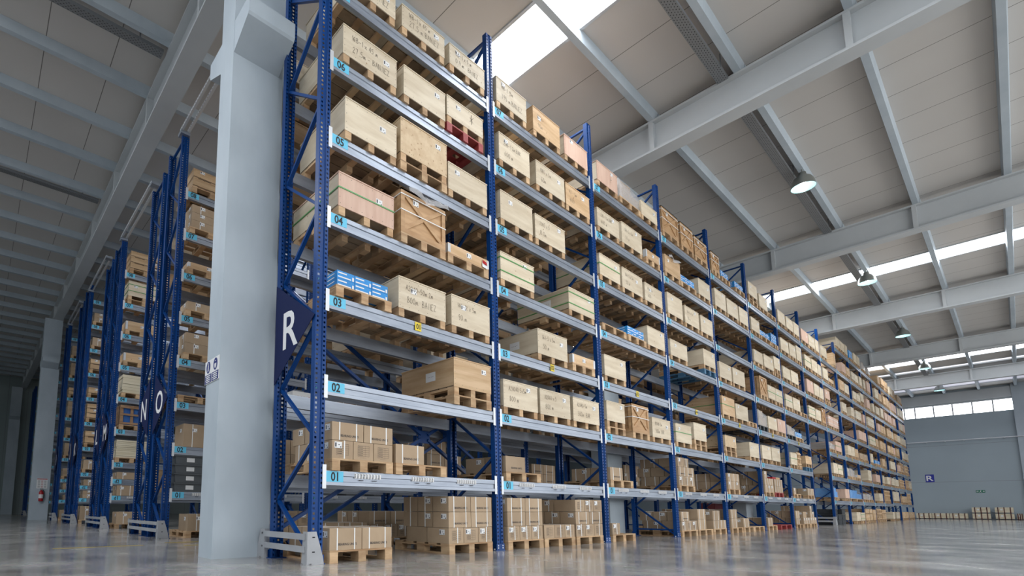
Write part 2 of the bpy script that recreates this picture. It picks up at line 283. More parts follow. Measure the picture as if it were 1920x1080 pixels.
ITEMS="""0,2,pine,1.95,0.73,0.6,p2+big;0,3,blue,0.18,0.77,0.3,-;0,3,ply,1.04,0.79,0.48,wN;0,3,ply,1.92,0.76,0.5,wO;0,4,pink,0.19,0.79,0.49,g1;0,4,xc,1.08,0.76,0.7,bag;0,4,low,1.87,0.81,0.26,tag;0,5,ply,0.26,0.76,0.5,-;0,5,osb,1.07,0.81,0.69,p2;0,5,ply,1.89,0.79,0.47,-;0,6,ply,0.22,0.8,0.46,wD;0,6,ply,1.12,0.74,0.49,-;0,6,ply,1.88,0.74,0.51,pr+star;0,7,ply,0.3,0.7,0.4,wA;0,7,ply,1.09,0.77,0.4,wB;0,7,ply,1.94,0.74,0.4,wC;1,2,ply,0.11,0.82,0.48,wm;1,2,ply,0.98,0.82,0.48,wn;1,2,ply,1.87,0.81,0.48,wo;1,3,ply,0.97,0.81,0.48,wk+deep;1,3,low,1.91,0.7,0.28,-;1,4,ply,0.13,0.81,0.5,g2;1,4,ply,1.87,0.81,0.47,g2+deep;1,5,ply,0.16,0.79,0.53,-;1,5,ply,1,0.84,0.49,wh;1,6,ply,0.16,0.76,0.52,wd;1,6,ply,1.07,0.82,0.5,we;1,6,pine,1.91,0.77,0.48,wf;1,7,ply,0.13,0.75,0.49,wa;1,7,pine,1.04,0.77,0.5,wb;1,7,pink,1.93,0.75,0.46,-;2,2,ply,0.11,0.67,0.57,p2;2,2,xc,1.05,0.68,0.66,-;2,2,ply,1.85,0.83,0.48,wo;2,3,ply,0.11,0.8,0.47,-;2,4,emp,0.11,0.9,0.13,-;2,4,blue,1.08,0.74,0.3,-;2,4,ply,1.88,0.79,0.48,-;2,5,ply,0.11,0.77,0.49,g1;2,5,ply,0.95,0.84,0.49,wk;2,5,ply,1.88,0.8,0.46,wf;2,6,ply,0.11,0.83,0.44,wd;2,6,ply,1.03,0.85,0.51,wk;2,6,low,2.03,0.65,0.3,-;2,7,pink,0.2,0.77,0.47,plus;2,7,wrap,1.04,0.88,0.52,-;2,7,ply,1.94,0.74,0.4,-;3,2,ply,0.11,0.82,0.48,g1;3,2,ply,1.07,0.71,0.6,p2;3,4,ply,0.11,0.9,0.44,-;3,4,ply,1.94,0.74,0.6,pb+deep;3,5,ply,0.11,0.8,0.55,-;3,5,ply,1.02,0.81,0.49,wk;3,5,ply,1.93,0.75,0.49,-;3,6,pine,0.11,0.82,0.48,bag;3,6,blue,0.94,0.87,0.3,-;3,6,ply,1.94,0.74,0.49,-;3,7,xc,0.11,0.87,0.71,-;3,7,xc,1.1,0.72,0.68,-;3,7,xc,1.89,0.78,0.63,-;4,2,osb,0.11,0.8,0.5,p2;4,2,ply,1.9,0.78,0.48,deep;4,3,pine,0.11,0.9,0.55,g1;4,3,ply,1.07,0.94,0.48,-;4,3,emp,2.03,0.65,0.13,-;4,4,ply,0.11,0.86,0.48,-;4,4,ply,1.06,0.92,0.5,-;4,6,ply,0.19,0.78,0.54,-;4,6,ply,1.03,0.85,0.51,-;4,6,ply,1.96,0.72,0.52,-;4,7,xc,0.11,0.58,0.59,-;4,7,blue,0.81,0.62,0.3,-;4,7,blue,1.83,0.75,0.3,-;5,2,ply,0.11,0.84,0.49,-;5,2,ply,1,0.83,0.49,-;5,3,wrap,0.11,0.78,0.58,pk;5,3,ply,0.93,0.86,0.47,-;5,3,pink,1.85,0.83,0.5,-;5,4,xc,0.46,0.67,0.71,deep;5,4,ply,1.17,0.73,0.51,g1;5,4,ply,1.91,0.73,0.51,g1;5,5,ply,0.11,0.83,0.45,-;5,5,ply,1.03,0.94,0.49,-;5,5,ply,2.03,0.65,0.62,p2;5,6,ply,0.11,0.79,0.48,-;5,6,blue,0.97,0.99,0.3,-;5,6,blue,2.05,0.63,0.44,-;5,7,ply,0.11,0.82,0.62,p2;5,7,ply,1.07,0.81,0.51,-;5,7,emp,1.9,0.78,0.13,-;6,2,ply,0.11,0.75,0.49,g1;6,2,slat,0.93,0.46,0.53,-;6,2,pine,1.89,0.79,0.5,pb;6,3,wrap,0.11,0.88,0.45,pk;6,3,blue,1.01,0.85,0.3,-;6,4,ply,0.15,0.78,0.5,g1;6,4,ply,1,0.87,0.51,-;6,4,emp,1.88,0.8,0.13,-;6,5,ply,0.11,0.89,0.48,-;6,5,ply,1.07,0.88,0.51,-;6,6,ply,0.16,0.91,0.5,-;6,6,ply,1.14,0.81,0.53,-;6,6,ply,2.01,0.67,0.62,-;6,7,ply,0.11,0.85,0.5,-;6,7,ply,1.06,0.86,0.5,-;6,7,ply,1.96,0.72,0.53,-;7,4,ply,0.17,0.89,0.51,g2;7,4,ply,1.1,0.82,0.5,-;7,4,xc,2.06,0.62,0.74,-;7,5,pink,0.25,0.91,0.55,-;7,5,ply,1.24,0.79,0.55,-;7,5,ply,2.08,0.6,0.53,-;7,6,ply,0.26,0.91,0.52,g1;7,6,ply,1.23,0.87,0.55,-;7,6,ply,2.14,0.54,0.51,-;7,7,pink,0.11,0.99,0.52,-;7,7,ply,1.14,0.9,0.53,-;7,7,ply,2.13,0.55,0.56,-;8,1,wrapb,0.11,0.64,0.49,big;8,1,pink,1.93,0.79,0.48,deep;8,2,ply,0.3,0.74,0.51,-;8,2,ply,1.09,0.84,0.49,g1;8,3,wrap,0.15,0.83,0.38,-;8,3,pink,1.09,0.98,0.49,g1;8,4,pink,0.23,0.87,0.5,w2;8,4,pink,1.11,0.87,0.5,w2;8,5,pink,0.11,0.82,0.58,p2;8,6,ply,0.17,0.82,0.54,-;8,6,low,1.02,0.84,0.26,-;8,7,ply,0.19,0.96,0.52,-;8,7,pine,2.26,0.46,0.62,big;9,0,ply,0.92,0.82,0.48,-;9,0,ply,1.84,0.88,0.46,g2;9,1,wrapb,0.13,2.51,0.49,-;9,2,wrap,0.14,0.67,0.47,-;9,2,wrap,0.83,0.67,0.47,-;9,2,low,1.87,0.77,0.26,-;9,3,ply,0.5,0.7,0.51,-;9,3,ply,1.22,0.7,0.51,-;9,3,pine,1.97,0.75,0.48,-;9,5,ply,0.25,0.89,0.49,-;9,5,ply,2.07,0.65,0.51,deep;9,6,pine,0.17,0.93,0.54,-;9,6,ply,1.18,0.93,0.52,-;9,7,pink,1.07,0.8,0.52,deep;9,7,pine,1.93,0.79,0.49,-;9,8,ply,0.34,0.84,0.5,big;9,8,ply,1.2,0.84,0.5,-;9,8,ply,2.13,0.59,0.54,-;10,0,pine,0.11,0.86,0.6,two;10,0,pine,1.09,0.64,0.6,two;10,0,pine,1.95,0.67,0.59,-;10,1,wrap,0.29,1.06,0.38,-;10,1,wrap,1.36,1.06,0.38,-;10,2,ply,1.67,0.94,0.59,deep;10,3,carton,0.29,0.97,0.38,-;10,3,carton,1.27,0.97,0.38,-;10,4,pink,0.47,0.89,0.52,deep;10,4,pink,1.38,0.89,0.52,deep;10,5,ply,0.3,1.24,0.5,w2;10,5,pink,2.03,0.43,0.51,-;10,6,ply,0.11,0.74,0.46,-;10,6,ply,0.91,0.9,0.45,-;10,6,ply,1.92,0.8,0.62,p2;10,7,ply,0.24,0.75,0.47,-;10,7,ply,1.01,0.75,0.47,-;10,7,ply,2.06,0.66,0.54,-;10,8,blue,0.34,0.81,0.5,-;10,8,ply,1.2,0.78,0.53,-;10,8,ply,2.05,0.67,0.54,-;11,0,slat,0.11,0.66,0.62,-;11,0,slat,0.79,0.66,0.62,-;11,0,pine,1.55,1.17,0.58,two;11,1,ply,1.26,1.06,0.48,deep;11,2,pink,0.88,1.24,0.48,-;11,3,ply,0.12,0.62,0.54,-;11,3,blue,1.33,0.68,0.3,-;11,3,blue,2.04,0.68,0.3,-;11,4,ply,0.31,0.8,0.52,g1;11,4,ply,1.12,0.8,0.52,g1;11,4,pine,2.11,0.61,0.52,-;11,5,ply,0.34,0.89,0.55,w2;11,5,ply,1.25,0.89,0.55,w2;11,6,pink,0.63,0.83,0.57,-;11,6,ply,2.24,0.48,0.54,-;11,7,ply,0.25,0.5,0.55,-;11,7,pink,1.18,0.49,0.62,-;11,7,pink,1.69,0.45,0.62,-;11,8,wrap,0.54,0.83,0.52,-;11,8,wrap,2.06,0.66,0.49,-;12,0,ply,2.12,0.6,0.48,-;12,1,slat,0.11,0.9,0.66,-;12,1,slat,1.03,0.9,0.66,-;12,2,ply,0.11,0.46,0.52,-;12,2,ply,1.39,0.92,0.5,-;12,2,pink,2.38,0.34,0.52,-;12,3,pine,0.53,0.9,0.51,-;12,4,pine,0.46,0.87,0.53,-;12,4,pine,1.39,0.92,0.5,-;12,5,pink,0.34,0.85,0.52,-;12,5,pine,1.27,0.87,0.53,-;12,5,pine,2.22,0.5,0.54,-;12,6,ply,0.34,1.01,0.52,-;12,6,ply,1.89,0.83,0.62,-;12,7,ply,0.61,1.09,0.62,-;12,7,pine,1.83,0.89,0.52,-;12,8,pine,1.96,0.76,0.54,-;13,0,ply,0.52,1.14,0.47,-;13,1,ply,0.14,1.06,0.62,-;13,1,ply,1.23,1.06,0.62,-;13,2,ply,0.13,1.11,0.5,-;13,2,ply,1.37,0.67,0.48,-;13,2,ply,2.05,0.67,0.48,-;13,3,ply,0.39,0.91,0.55,-;13,3,ply,1.32,0.91,0.55,-;13,4,pine,0.11,0.99,0.49,-;13,4,pine,1.2,0.87,0.51,-;13,4,pink,2.13,0.59,0.5,-;13,5,pine,0.44,0.79,0.54,-;13,5,pine,1.25,0.79,0.54,-;13,5,ply,2.13,0.59,0.52,-;13,6,pink,0.24,0.9,0.54,-;13,6,pink,1.27,0.72,0.55,-;13,6,pink,2,0.72,0.55,-;13,7,pine,0.29,0.94,0.57,-;13,7,pine,1.37,0.89,0.62,-;13,7,pine,2.31,0.41,0.56,-;13,8,pine,0.32,1.02,0.62,p2;13,8,pine,1.72,1,0.62,p2;14,0,pine,0.23,1.13,0.48,deep;14,0,pine,1.38,1.13,0.48,deep;14,1,pine,0.59,1.06,0.49,-;14,1,pine,1.66,1.06,0.49,-;14,2,slat,0.45,0.95,0.53,-;14,2,slat,1.42,0.95,0.53,-;14,3,pink,0.28,1.11,0.5,-;14,3,slat,1.58,1.14,0.66,-;14,4,pine,0.44,1.14,0.56,-;14,5,pine,0.39,0.99,0.53,-;14,5,ply,1.49,1.23,0.54,-;14,6,pink,0.42,1.02,0.56,-;14,7,pink,0.54,0.9,0.57,-;14,7,pink,1.46,0.9,0.57,-;14,8,ply,0.55,0.91,0.57,-;14,8,carton,1.63,1.09,0.57,-;15,0,pine,0.11,1.17,0.46,-;15,0,pine,1.3,1.17,0.46,-;15,1,slat,0.21,0.74,0.66,-;15,1,slat,0.96,0.74,0.66,-;15,2,slat,0.69,0.91,0.59,-;15,2,ply,1.73,0.99,0.6,bag;15,3,slat,0.59,0.85,0.6,-;15,3,slat,1.47,0.85,0.6,-;15,4,ply,0.11,0.59,0.55,-;15,4,ply,0.8,1.12,0.54,-;15,4,ply,2.03,0.69,0.52,bag;15,5,ply,0.49,0.91,0.54,-;15,5,ply,1.43,0.91,0.54,-;15,6,pink,0.11,0.33,0.55,-;15,6,ply,0.6,1.09,0.55,-;15,6,pink,1.82,0.86,0.61,-;15,7,ply,0.11,0.65,0.57,-;15,7,ply,0.93,0.97,0.62,-;15,7,ply,2.03,0.69,0.62,-;15,8,carton,0.91,0.9,0.53,-;15,8,carton,1.82,0.9,0.53,-"""
WORLD, SKYW, EXPO, DOOR = .9, 450, 0.5, 1000
# ---------------------------------------------------------------- camera
def make_camera():
    cd = bpy.data.cameras.new('camera'); c = bpy.data.objects.new('camera', cd); COL.objects.link(c); S.camera = c
    f, cx, cy, yaw, pitch, roll = 951.335, 717.261, 839.192, math.radians(51.30645), math.radians(6.8553), math.radians(.26227)
    cd.sensor_fit = 'HORIZONTAL'; cd.sensor_width = 36; cd.lens = f / 1920 * 36
    cd.shift_x = (960 - cx) / 1920; cd.shift_y = (cy - 540) / 1920; cd.clip_end = 300; cd.clip_start = .05
    fw = Vector((math.cos(pitch) * math.cos(yaw), math.cos(pitch) * math.sin(yaw), math.sin(pitch)))
    r = Vector((math.sin(yaw), -math.cos(yaw), 0)); u = r.cross(fw)
    r2 = r * math.cos(roll) + u * math.sin(roll); u2 = -r * math.sin(roll) + u * math.cos(roll)
    c.matrix_world = Matrix(((r2.x, u2.x, -fw.x, -2.60376), (r2.y, u2.y, -fw.y, -4.30393), (r2.z, u2.z, -fw.z, .53962), (0, 0, 0, 1)))
make_camera()

# ---------------------------------------------------------------- building
XW, YL = 50.1, 42.0
def rz_(y): return 0 if y < 2 else .034 * (y - 2)          # the roof climbs gently over the far aisles
struct('floor', MB().box(-24, XW + .2, -22, YL + .2, -.12, 0), ['floor'])
GX = [-8.68, -.325, 8.1, 16.6, 25.0, 33.4, 41.8]
def slope_box(mb, x0, x1, ys, z0, z1, m=0):
    for a, b in zip(ys, ys[1:]):
        mb.hexa([(x0, a, z0 + rz_(a)), (x1, a, z0 + rz_(a)), (x1, b, z0 + rz_(b)), (x0, b, z0 + rz_(b)), (x0, a, z1 + rz_(a)), (x1, a, z1 + rz_(a)), (x1, b, z1 + rz_(b)), (x0, b, z1 + rz_(b))], m)
YS = [-14, 2, YL]
# roof deck cut by the translucent strips
sky = [(-5.2, -4.16), (4.0, 5.04), (20.9, 21.95), (37.3, 38.8), (40.7, 41.45), (43.4, 48.4)]  # first strip is unseen, added to brighten the left bay
edge = -12.0; rf = MB()
for a, b in sky + [(XW + .2, XW + .2)]:
    if a > edge: slope_box(rf, edge, a, YS, 8.9, 9.0)
    edge = b
for a, b in sky: slope_box(rf, a, b, [14, YL], 8.9, 9.0)
struct('ceiling', rf, ['roof'])
for i, (a, b) in enumerate(sky):
    mb = MB(); slope_box(mb, a, b, [-14, 2, 14], 8.93, 8.96); struct('window_%d' % (i + 1), mb, [{4: 'skym', 5: 'skyd'}.get(i, 'sky')])  # the leftmost window is the added, unseen strip
    mb = MB()
    for x in (a - .03, b - .03): slope_box(mb, x, x + .06, [-14, 2, 14], 8.87, 8.935)
    struct('trim_%d' % (i + 1), mb, ['gird'])
for gi, gx in enumerate(GX):
    mb = MB(); z0 = 8.0
    slope_box(mb, gx - .17, gx + .17, YS, z0, z0 + .05); slope_box(mb, gx - .17, gx + .17, YS, 8.66, 8.70); slope_box(mb, gx - .05, gx + .05, YS, z0 + .04, 8.67)
    y = -3.25 - 6.2
    while y < YL - .5:
        yy = y; st = .09
        slope_box(mb, gx - .165, gx + .165, [yy - st / 2, yy + st / 2], z0 + .04, 8.67); y += 3.1
    o = struct('roof_girder', mb, ['gird'])
# purlins, one per span, tapered concrete ribs hanging under the deck
py = [-.17 - 1.56 * k for k in range(-26, 9)]
for gi in range(len(GX) + 1):
    x0 = (GX[gi - 1] + .02) if gi else -12.0; x1 = (GX[gi] - .02) if gi < len(GX) else XW
    if gi == 0: continue
    for y in py:
        if y > YL - .6 or (gi > 2 and y > 9): continue
        d = rz_(y); mb = MB().prism([(y - .055, 8.70 + d), (y + .055, 8.70 + d), (y + .085, 8.905 + d), (y - .085, 8.905 + d)], 0, x0, x1)
        struct('roof_purlin', mb, ['conc'])
# columns with corbels
def column(cx, cy, w, d, top, corbel, name='concrete_column', arms=(-1, 1)):
    x0, x1, y0, y1 = cx, cx + w, cy, cy + d
    mb = MB().box(x0, x1, y0, y1, 0, corbel); c = .022
    zc = corbel
    mb.box(x0, x1, y0 + .0, y1, zc, top)
    # corbel arms on both sides, sloped soffit, chamfered end
    for s in arms:
        yb = y0 if s < 0 else y1
        mb.prism([(yb, zc), (yb + s * .39, zc + .19), (yb + s * .41, zc + .22), (yb + s * .41, zc + .42), (yb, zc + .42)], 0, x0 + .004, x1 - .06)
    return struct(name, mb, ['conc'])
column(-.606, 1.064, .65, .40, 8.0, 5.935)
column(-.80, 21.24, .66, .42, 8.0 + rz_(21.4), 6.45)
column(-1.05, 41.2, .66, .42, 8.0 + rz_(41.4), 6.9)
for x in (7.8, 16.32, 24.7, 33.1, 41.5):
    column(x, 1.064, .62, .36, 8.0, 5.935, arms=())
# far wall with window band, pilaster, seams
mb = MB().box(XW, XW + .25, -22, YL, 0, 7.18).box(XW, XW + .25, -22, YL, 7.95, 9.9).box(XW, XW + .25, .9, YL, 7.18, 7.95).box(XW, XW + .25, -22, -4.7, 7.18, 7.95)
struct('wall_far', mb, ['wall'])
mb = MB().box(XW + .08, XW + .1, -4.7, .9, 7.18, 7.95)
struct('window_9', mb, ['skyw'])
mb = MB()
for y in (.36, -.176, -1.096, -1.992, -2.893, -3.802): mb.box(XW - .01, XW + .12, y - .035, y + .035, 7.18, 7.95)
mb.box(XW - .04, XW + .12, -4.74, .9, 7.93, 8.02)
struct('trim_9', mb, ['gird'])
mb = MB().box(XW - .22, XW + .02, -5.4, -4.63, 0, 9); struct('wall_pilaster', mb, ['conc'])
mb = MB().box(XW - .16, XW + .02, -22, 3, 8.05, 8.75); struct('wall_ring_beam', mb, ['gird'])
mb = MB().box(-24, 8, YL, YL + .2, 0, 10.6); struct('wall_left', mb, ['wallg'])
mb = MB().box(8, XW, YL, YL + .2, 0, 10.6); struct('wall_back', mb, ['wallg'])
mb = MB().box(-16.2, -16, 11, YL, 0, 10.6); struct('wall_light_block', mb, ['wallg'])  # unseen wall added to cut side light into the left aisles
mb = MB().box(-16, -5, -14.2, -14, 0, 9.0).box(44, XW, -14.2, -14, 0, 9.0).box(-5, 44, -14.2, -14, 8.3, 9.0); struct('wall_right', mb, ['wallg'])
mb = MB()
for x in (-5, 7, 19, 31, 43.7): mb.box(x, x + .3, -14.25, -13.98, 0, 8.3)
mb.box(-5, 44, -14.25, -13.98, 8.2, 8.3); struct('door_1', mb, ['gird'])  # unseen opening framed around the added lamp
# painted floor lines
mb = MB().box(-1.75, -.65, 3.60, 3.66, 0, .002).box(-.25, 4, 3.95, 4.01, 0, .002).box(-.2, 4, 3.2, 3.26, 0, .002).box(-1.6, .2, 34.4, 34.6, 0, .002)
struct('floor_marking', mb, [flat('yellow_floor_paint', (.45, .33, .03), .4)])

# wall fittings
w = thing('wall_rail', 'long pale horizontal pipe rail on brackets along the far end wall', 'pipe', (XW, -2.3, 5.4))
MB().tube((-.28, 2.9, 0), (-.28, -4.6, -.03), .035).build('pipe', 'plate', w)
for k in range(9): MB().box(-.31, 0, -.025 + 2.6 - .88 * k, .025 + 2.6 - .88 * k, -.09, -.035).build('bracket', 'gird', w)
w = thing('location_sign', 'square royal blue sign with white letter R on the far end wall', 'sign', (XW - .01, -.51, 2.84))
mb = MB().box(-.012, 0, -.21, .21, -.27, .27); write(mb, 'R', .52, lambda a, b: (-.0135, -a, b), 1, .02, 1.12); mb.build('sign_panel', ['signblue', 'paper'], w)
w = thing('exit_sign', 'small green emergency exit sign with running figure on the far end wall', 'sign', (XW - .01, -2.76, 1.87))
mb = MB().box(-.012, 0, -.2, .2, -.085, .085)
X_ = -.0135
for pts in (((-.06, .03), (-.06, -.03), (-.19, -.03), (-.19, .03)),): pass
mb.poly([(X_, -.10, .018), (X_, -.10, -.018), (X_, -.14, -.018), (X_, -.14, .018)], 1); mb.poly([(X_, -.14, .045), (X_, -.14, -.045), (X_, -.18, 0)], 1)
mb.poly([(X_, .0, .06), (X_, -.03, .06), (X_, -.03, .035), (X_, .0, .035)], 1); mb.poly([(X_, .02, .03), (X_, -.03, .03), (X_, -.005, -.02), (X_, .03, -.02)], 1)
mb.poly([(X_, .03, -.02), (X_, .01, -.02), (X_, .045, -.065), (X_, .065, -.065)], 1); mb.poly([(X_, .0, -.02), (X_, -.02, -.02), (X_, -.05, -.065), (X_, -.03, -.065)], 1)
for k in range(2): mb.poly([(X_, .18, .03 - .04 * k), (X_, .09, .03 - .04 * k), (X_, .09, .012 - .04 * k), (X_, .18, .012 - .04 * k)], 1)
mb.build('sign_panel', ['signgreen', 'paper'], w)
def banded_crate(x, y0, y1, z, label):
    c = (y0 + y1) / 2; h = .39; t = thing('banded_crate', label, 'crate', (x, c, z), 'long cream crates along the far wall'); L = (y0 - y1) / 2
    MB().box(-.28, .28, -L, L, .06, h).build('body', 'cream', t)
    for yy in (-L * .66, 0, L * .66):
        MB().box(-.3, .3, yy - .022, yy + .022, 0, h + .012).build('band', 'band', t)
    MB().box(-.289, -.281, L * .3 - .05, L * .3 + .05, .2, .3).build('shipping_label', 'paper', t)
for a, b, z, s in ((.28, -.45, 0, 'first from the blue rack end'), (-.47, -1.27, 0, 'second from the blue rack end'), (-1.3, -2.1, 0, 'third from the blue rack end'),
                (-2.3, -3.08, 0, 'lower one of the first stacked pair'), (-2.3, -3.08, .402, 'upper one of the first stacked pair'), (-3.28, -4.05, 0, 'lower one of the second stacked pair'),
                (-3.28, -4.05, .402, 'upper one of the second stacked pair'), (-4.15, -4.4, 0, 'short one beside the pilaster'), (-4.45, -5.2, 0, 'in front of the pilaster')):
    banded_crate(49.4, a, b, z, 'cream crate with dark red bands at far wall, ' + s)

# lamps hanging under the purlins
for i, (lx, s) in enumerate(((12.35, 'nearest of the row'), (20.55, 'second nearest of the row'), (29.0, 'third nearest of the row'), (37.3, 'fourth nearest of the row'), (45.3, 'closest to the far wall'))):
    t = thing('pendant_lamp', 'lit bell-shaped industrial lamp hanging under the roof, ' + s, 'lamp', (lx, -1.75, 8.28), 'bell lamps under the roof')
    MB().lathe([(.24, -.04), (.235, .02), (.215, .11), (.165, .2), (.085, .26), (.075, .33), (.03, .35), (0, .35)], 24).build('shade', 'lampout', t, smooth=True)
    MB().lathe([(.236, -.036), (.228, .02), (.208, .1), (.158, .19), (.07, .245), (0, .247)], 24).build('reflector', 'lampin', t, smooth=True)
    MB().lathe([(0, .03), (.05, .045), (.065, .09), (.045, .14), (0, .16)], 14).build('bulb', 'bulb', t, smooth=True)
    MB().tube((0, 0, .34), (0, 0, .44), .012, 6).build('hanger', 'lampout', t)
def tray(x0, x1, y, label):
    t = thing('cable_tray', label, 'cable tray', ((x0 + x1) / 2, y, 8.64 + rz_(y))); L = (x1 - x0) / 2
    mb = MB().box(-L, L, -.09, .09, 0, .004).box(-L, L, -.09, -.086, .004, .06).box(-L, L, .086, .09, .004, .06)
    for k in range(int(L * 2 / .07)):
        x = -L + .04 + k * .07
        for q in range(5):
            yy = -.068 + .034 * q; xx = x + .035 * (q % 2); mb.poly([(xx - .012, yy - .005, -.0008), (xx - .012, yy + .005, -.0008), (xx + .012, yy + .005, -.0008), (xx + .012, yy - .005, -.0008)], 1)
    mb.build('tray', ['trayz', 'hole'], t)
    for x in (-L + .4, 0, L - .4): MB().box(x - .012, x + .012, -.1, -.09, 0, .26).build('hanger', 'trayz', t)
tray(.1, 7.9, -1.50, 'perforated cable tray under the roof in the span above the near racking')
tray(8.3, 16.4, -1.50, 'perforated cable tray beside the purlin carrying the nearest bell lamp')
tray(16.8, 24.8, -1.50, 'perforated cable tray beside the purlin carrying the second bell lamp')
tray(25.2, 33.2, -1.50, 'perforated cable tray beside the purlin carrying the third bell lamp')
tray(33.6, 41.6, -1.50, 'perforated cable tray beside the purlin carrying the fourth bell lamp')
tray(-8.5, -.55, 4.75, 'perforated cable tray beside the roof beam above the leftmost aisle, nearest one')
tray(-8.5, -.55, 10.95, 'perforated cable tray beside the roof beam above the leftmost aisle, farther one')

# things fixed to the columns
t = thing('safety_sign', 'white safety sign with blue round walking pictogram, left half on near column', 'sign', (-.608, 1.39, 2.085), 'safety signs on the near column')
def pict(t, head):
    mb = MB().box(-.006, 0, -.107, .107, -.135, .135)
    x = -.0072
    mb.poly([(x, .062 * math.cos(a * math.pi / 10), .055 + .07 * math.sin(a * math.pi / 10)) for a in range(20)][::-1], 1)
    mb.poly([(x, .1, -.03), (x, -.1, -.03), (x, -.1, -.13), (x, .1, -.13)], 1)
    x = -.0084
    if head:
        mb.poly([(x, .03 * math.cos(a * math.pi / 8), .05 + .045 * math.sin(a * math.pi / 8)) for a in range(16)][::-1], 0)
        mb.poly([(x - .001, .03, .06), (x - .001, -.03, .06), (x - .001, -.026, .085), (x - .001, .026, .085)], 1)
    else:
        mb.poly([(x, .01, .105), (x, -.01, .105), (x, -.01, .088), (x, .01, .088)], 0); mb.poly([(x, .014, .083), (x, -.014, .083), (x, -.012, .045), (x, .012, .045)], 0)
        mb.poly([(x, .012, .045), (x, .0, .045), (x, .018, .005), (x, .032, .005)], 0); mb.poly([(x, .0, .045), (x, -.012, .045), (x, -.032, .005), (x, -.018, .005)], 0)
    for k in range(4):
        ww = .075 - .012 * (k % 2); z = -.042 - .022 * k
        mb.poly([(x, ww, z), (x, -ww, z), (x, -ww, z - .012), (x, ww, z - .012)], 0)
    mb.build('sign_panel', ['paper', 'signnavy'], t)
pict(t, 0)
t = thing('safety_sign', 'white safety sign with blue round face pictogram, right half on near column', 'sign', (-.608, 1.173, 2.085), 'safety signs on the near column'); pict(t, 1)
t = thing('drain_pipe', 'white vertical drain pipe running up behind the near grey column', 'pipe', (.105, 1.22, 0))
MB().tube((0, 0, .02), (0, 0, 8.4), .042, 12).build('pipe', 'conc', t, smooth=True)
for z in (.35, 1.2, 2.6, 4.4, 5.6): MB().tube((0, 0, z), (0, 0, z + .04), .05, 12).build('clamp', 'gird', t)
t = thing('fire_extinguisher', 'red fire extinguisher hanging on the second grey column', 'extinguisher', (-.43, 21.14, .78))
MB().lathe([(0, 0), (.075, .0), (.085, .03), (.085, .36), (.06, .42), (.03, .44), (.03, .46), (0, .46)], 18).build('cylinder', 'red', t, smooth=True)
MB().box(-.05, .05, -.02, .02, .46, .50).box(-.05, .06, -.012, .012, .505, .53).build('valve_handle', 'bolt', t)
MB().tube((.04, 0, .48), (.1, -.02, .40), .012, 8).tube((.1, -.02, .40), (.1, -.02, .12), .012, 8).build('hose', 'black', t)
MB().lathe([(.0862, .12), (.0862, .28)], 18).build('white_label', 'paper', t)
t = thing('notice_board', 'white notice with red heading above the fire extinguisher on second column', 'sign', (-.42, 21.235, 1.52))
mb = MB().box(-.19, .19, -.008, 0, -.21, .21); y = -.009
mb.poly([(-.18, y, .2), (.18, y, .2), (.18, y, .165), (-.18, y, .165)], 1)
for k in range(7):
    for q in (-1, 0, 1): mb.poly([(q * .11 - .04, y, .12 - .045 * k), (q * .11 + .04, y, .12 - .045 * k), (q * .11 + .04, y, .105 - .045 * k), (q * .11 - .04, y, .105 - .045 * k)], 2 if q else 1)
mb.build('sign_panel', ['paper', 'red', 'grey'], t)
# ---------------------------------------------------------------- racking
DEP = .88
def post_mesh(h):
    """perforated open steel post, outer face towards -y, 13 cm wide, 7 cm deep"""
    def mk():
        mb = MB(); n = int(h / .05)
        def strip(p, q, z0=0, z1=h): mb.poly([(*p, z0), (*q, z0), (*q, z1), (*p, z1)])
        def holes(p, q):
            z = 0
            for k in range(n):
                strip(p, q, z, z + .028); z += .05
            strip(p, q, z, h)
        pr = [(-.065, 0), (-.052, 0), (-.03, 0), (-.024, 0), (-.014, .014), (.014, .014), (.024, 0), (.03, 0), (.052, 0), (.065, 0)]
        for i, (p, q) in enumerate(zip(pr, pr[1:])):
            (holes if i in (1, 7) else strip)(p, q)
        strip((-.065, .07), (-.065, 0)); strip((.065, 0), (.065, .07))
        for s in (-1, 1):
            a, b, c, d = (s * .065, .07), (s * .057, .07), (s * .039, .07), (s * .033, .07)
            for i, (p, q) in enumerate(((b, a), (c, b), (d, c))):
                if s > 0: p, q = q, p
                (holes if i == 1 else strip)(p, q)
            strip((s * .033, .07), (s * .033, .062))
        mb.poly([(-.065, 0, h), (.065, 0, h), (.065, .07, h), (-.065, .07, h)])
        return mb.mesh('post', ['post'])
    return cached(('post', round(h, 2)), mk)
def brace_mesh(h):
    def mk():
        mb = MB(); z = .63; rear = True; a = (0, .06, .12)
        pts = [(0, .055, .04)]
        while z < h - .25: pts.append((0, DEP - .055 if rear else .055, z)); z += .62; rear = not rear
        for p, q in zip(pts, pts[1:]): mb.bar(p, q, .042, .03, (1, 0, 0))
        mb.bar((0, .03, h - .06), (0, DEP - .03, h - .06), .042, .03, (1, 0, 0)); mb.bar((0, .03, .14), (0, DEP - .03, .14), .042, .03, (1, 0, 0))
        mb.bar(pts[-1], (0, .04 if pts[-1][1] > .4 else DEP - .04, h - .1), .042, .03, (1, 0, 0))
        return mb.mesh('bracing', ['post'])
    return cached(('brace', round(h, 2)), mk)
foot_me = cached('foot', lambda: MB().box(-.095, .095, -.006, .1, 0, .008).box(-.08, .08, -.006, .0, .008, .09).mesh('foot_plate', ['post']))
def bolt_me():
    mb = MB()
    for x in (-.08, .08): mb.tube((x, .03, .008), (x, .03, .026), .011, 6)
    for x in (-.045, .045):
        for z in (.035, .065): mb.tube((x, -.0055, z), (x, -.0078, z), .01, 6)
    return mb.mesh('bolts', ['plate'])
bolts_me = cached('bolts', bolt_me)
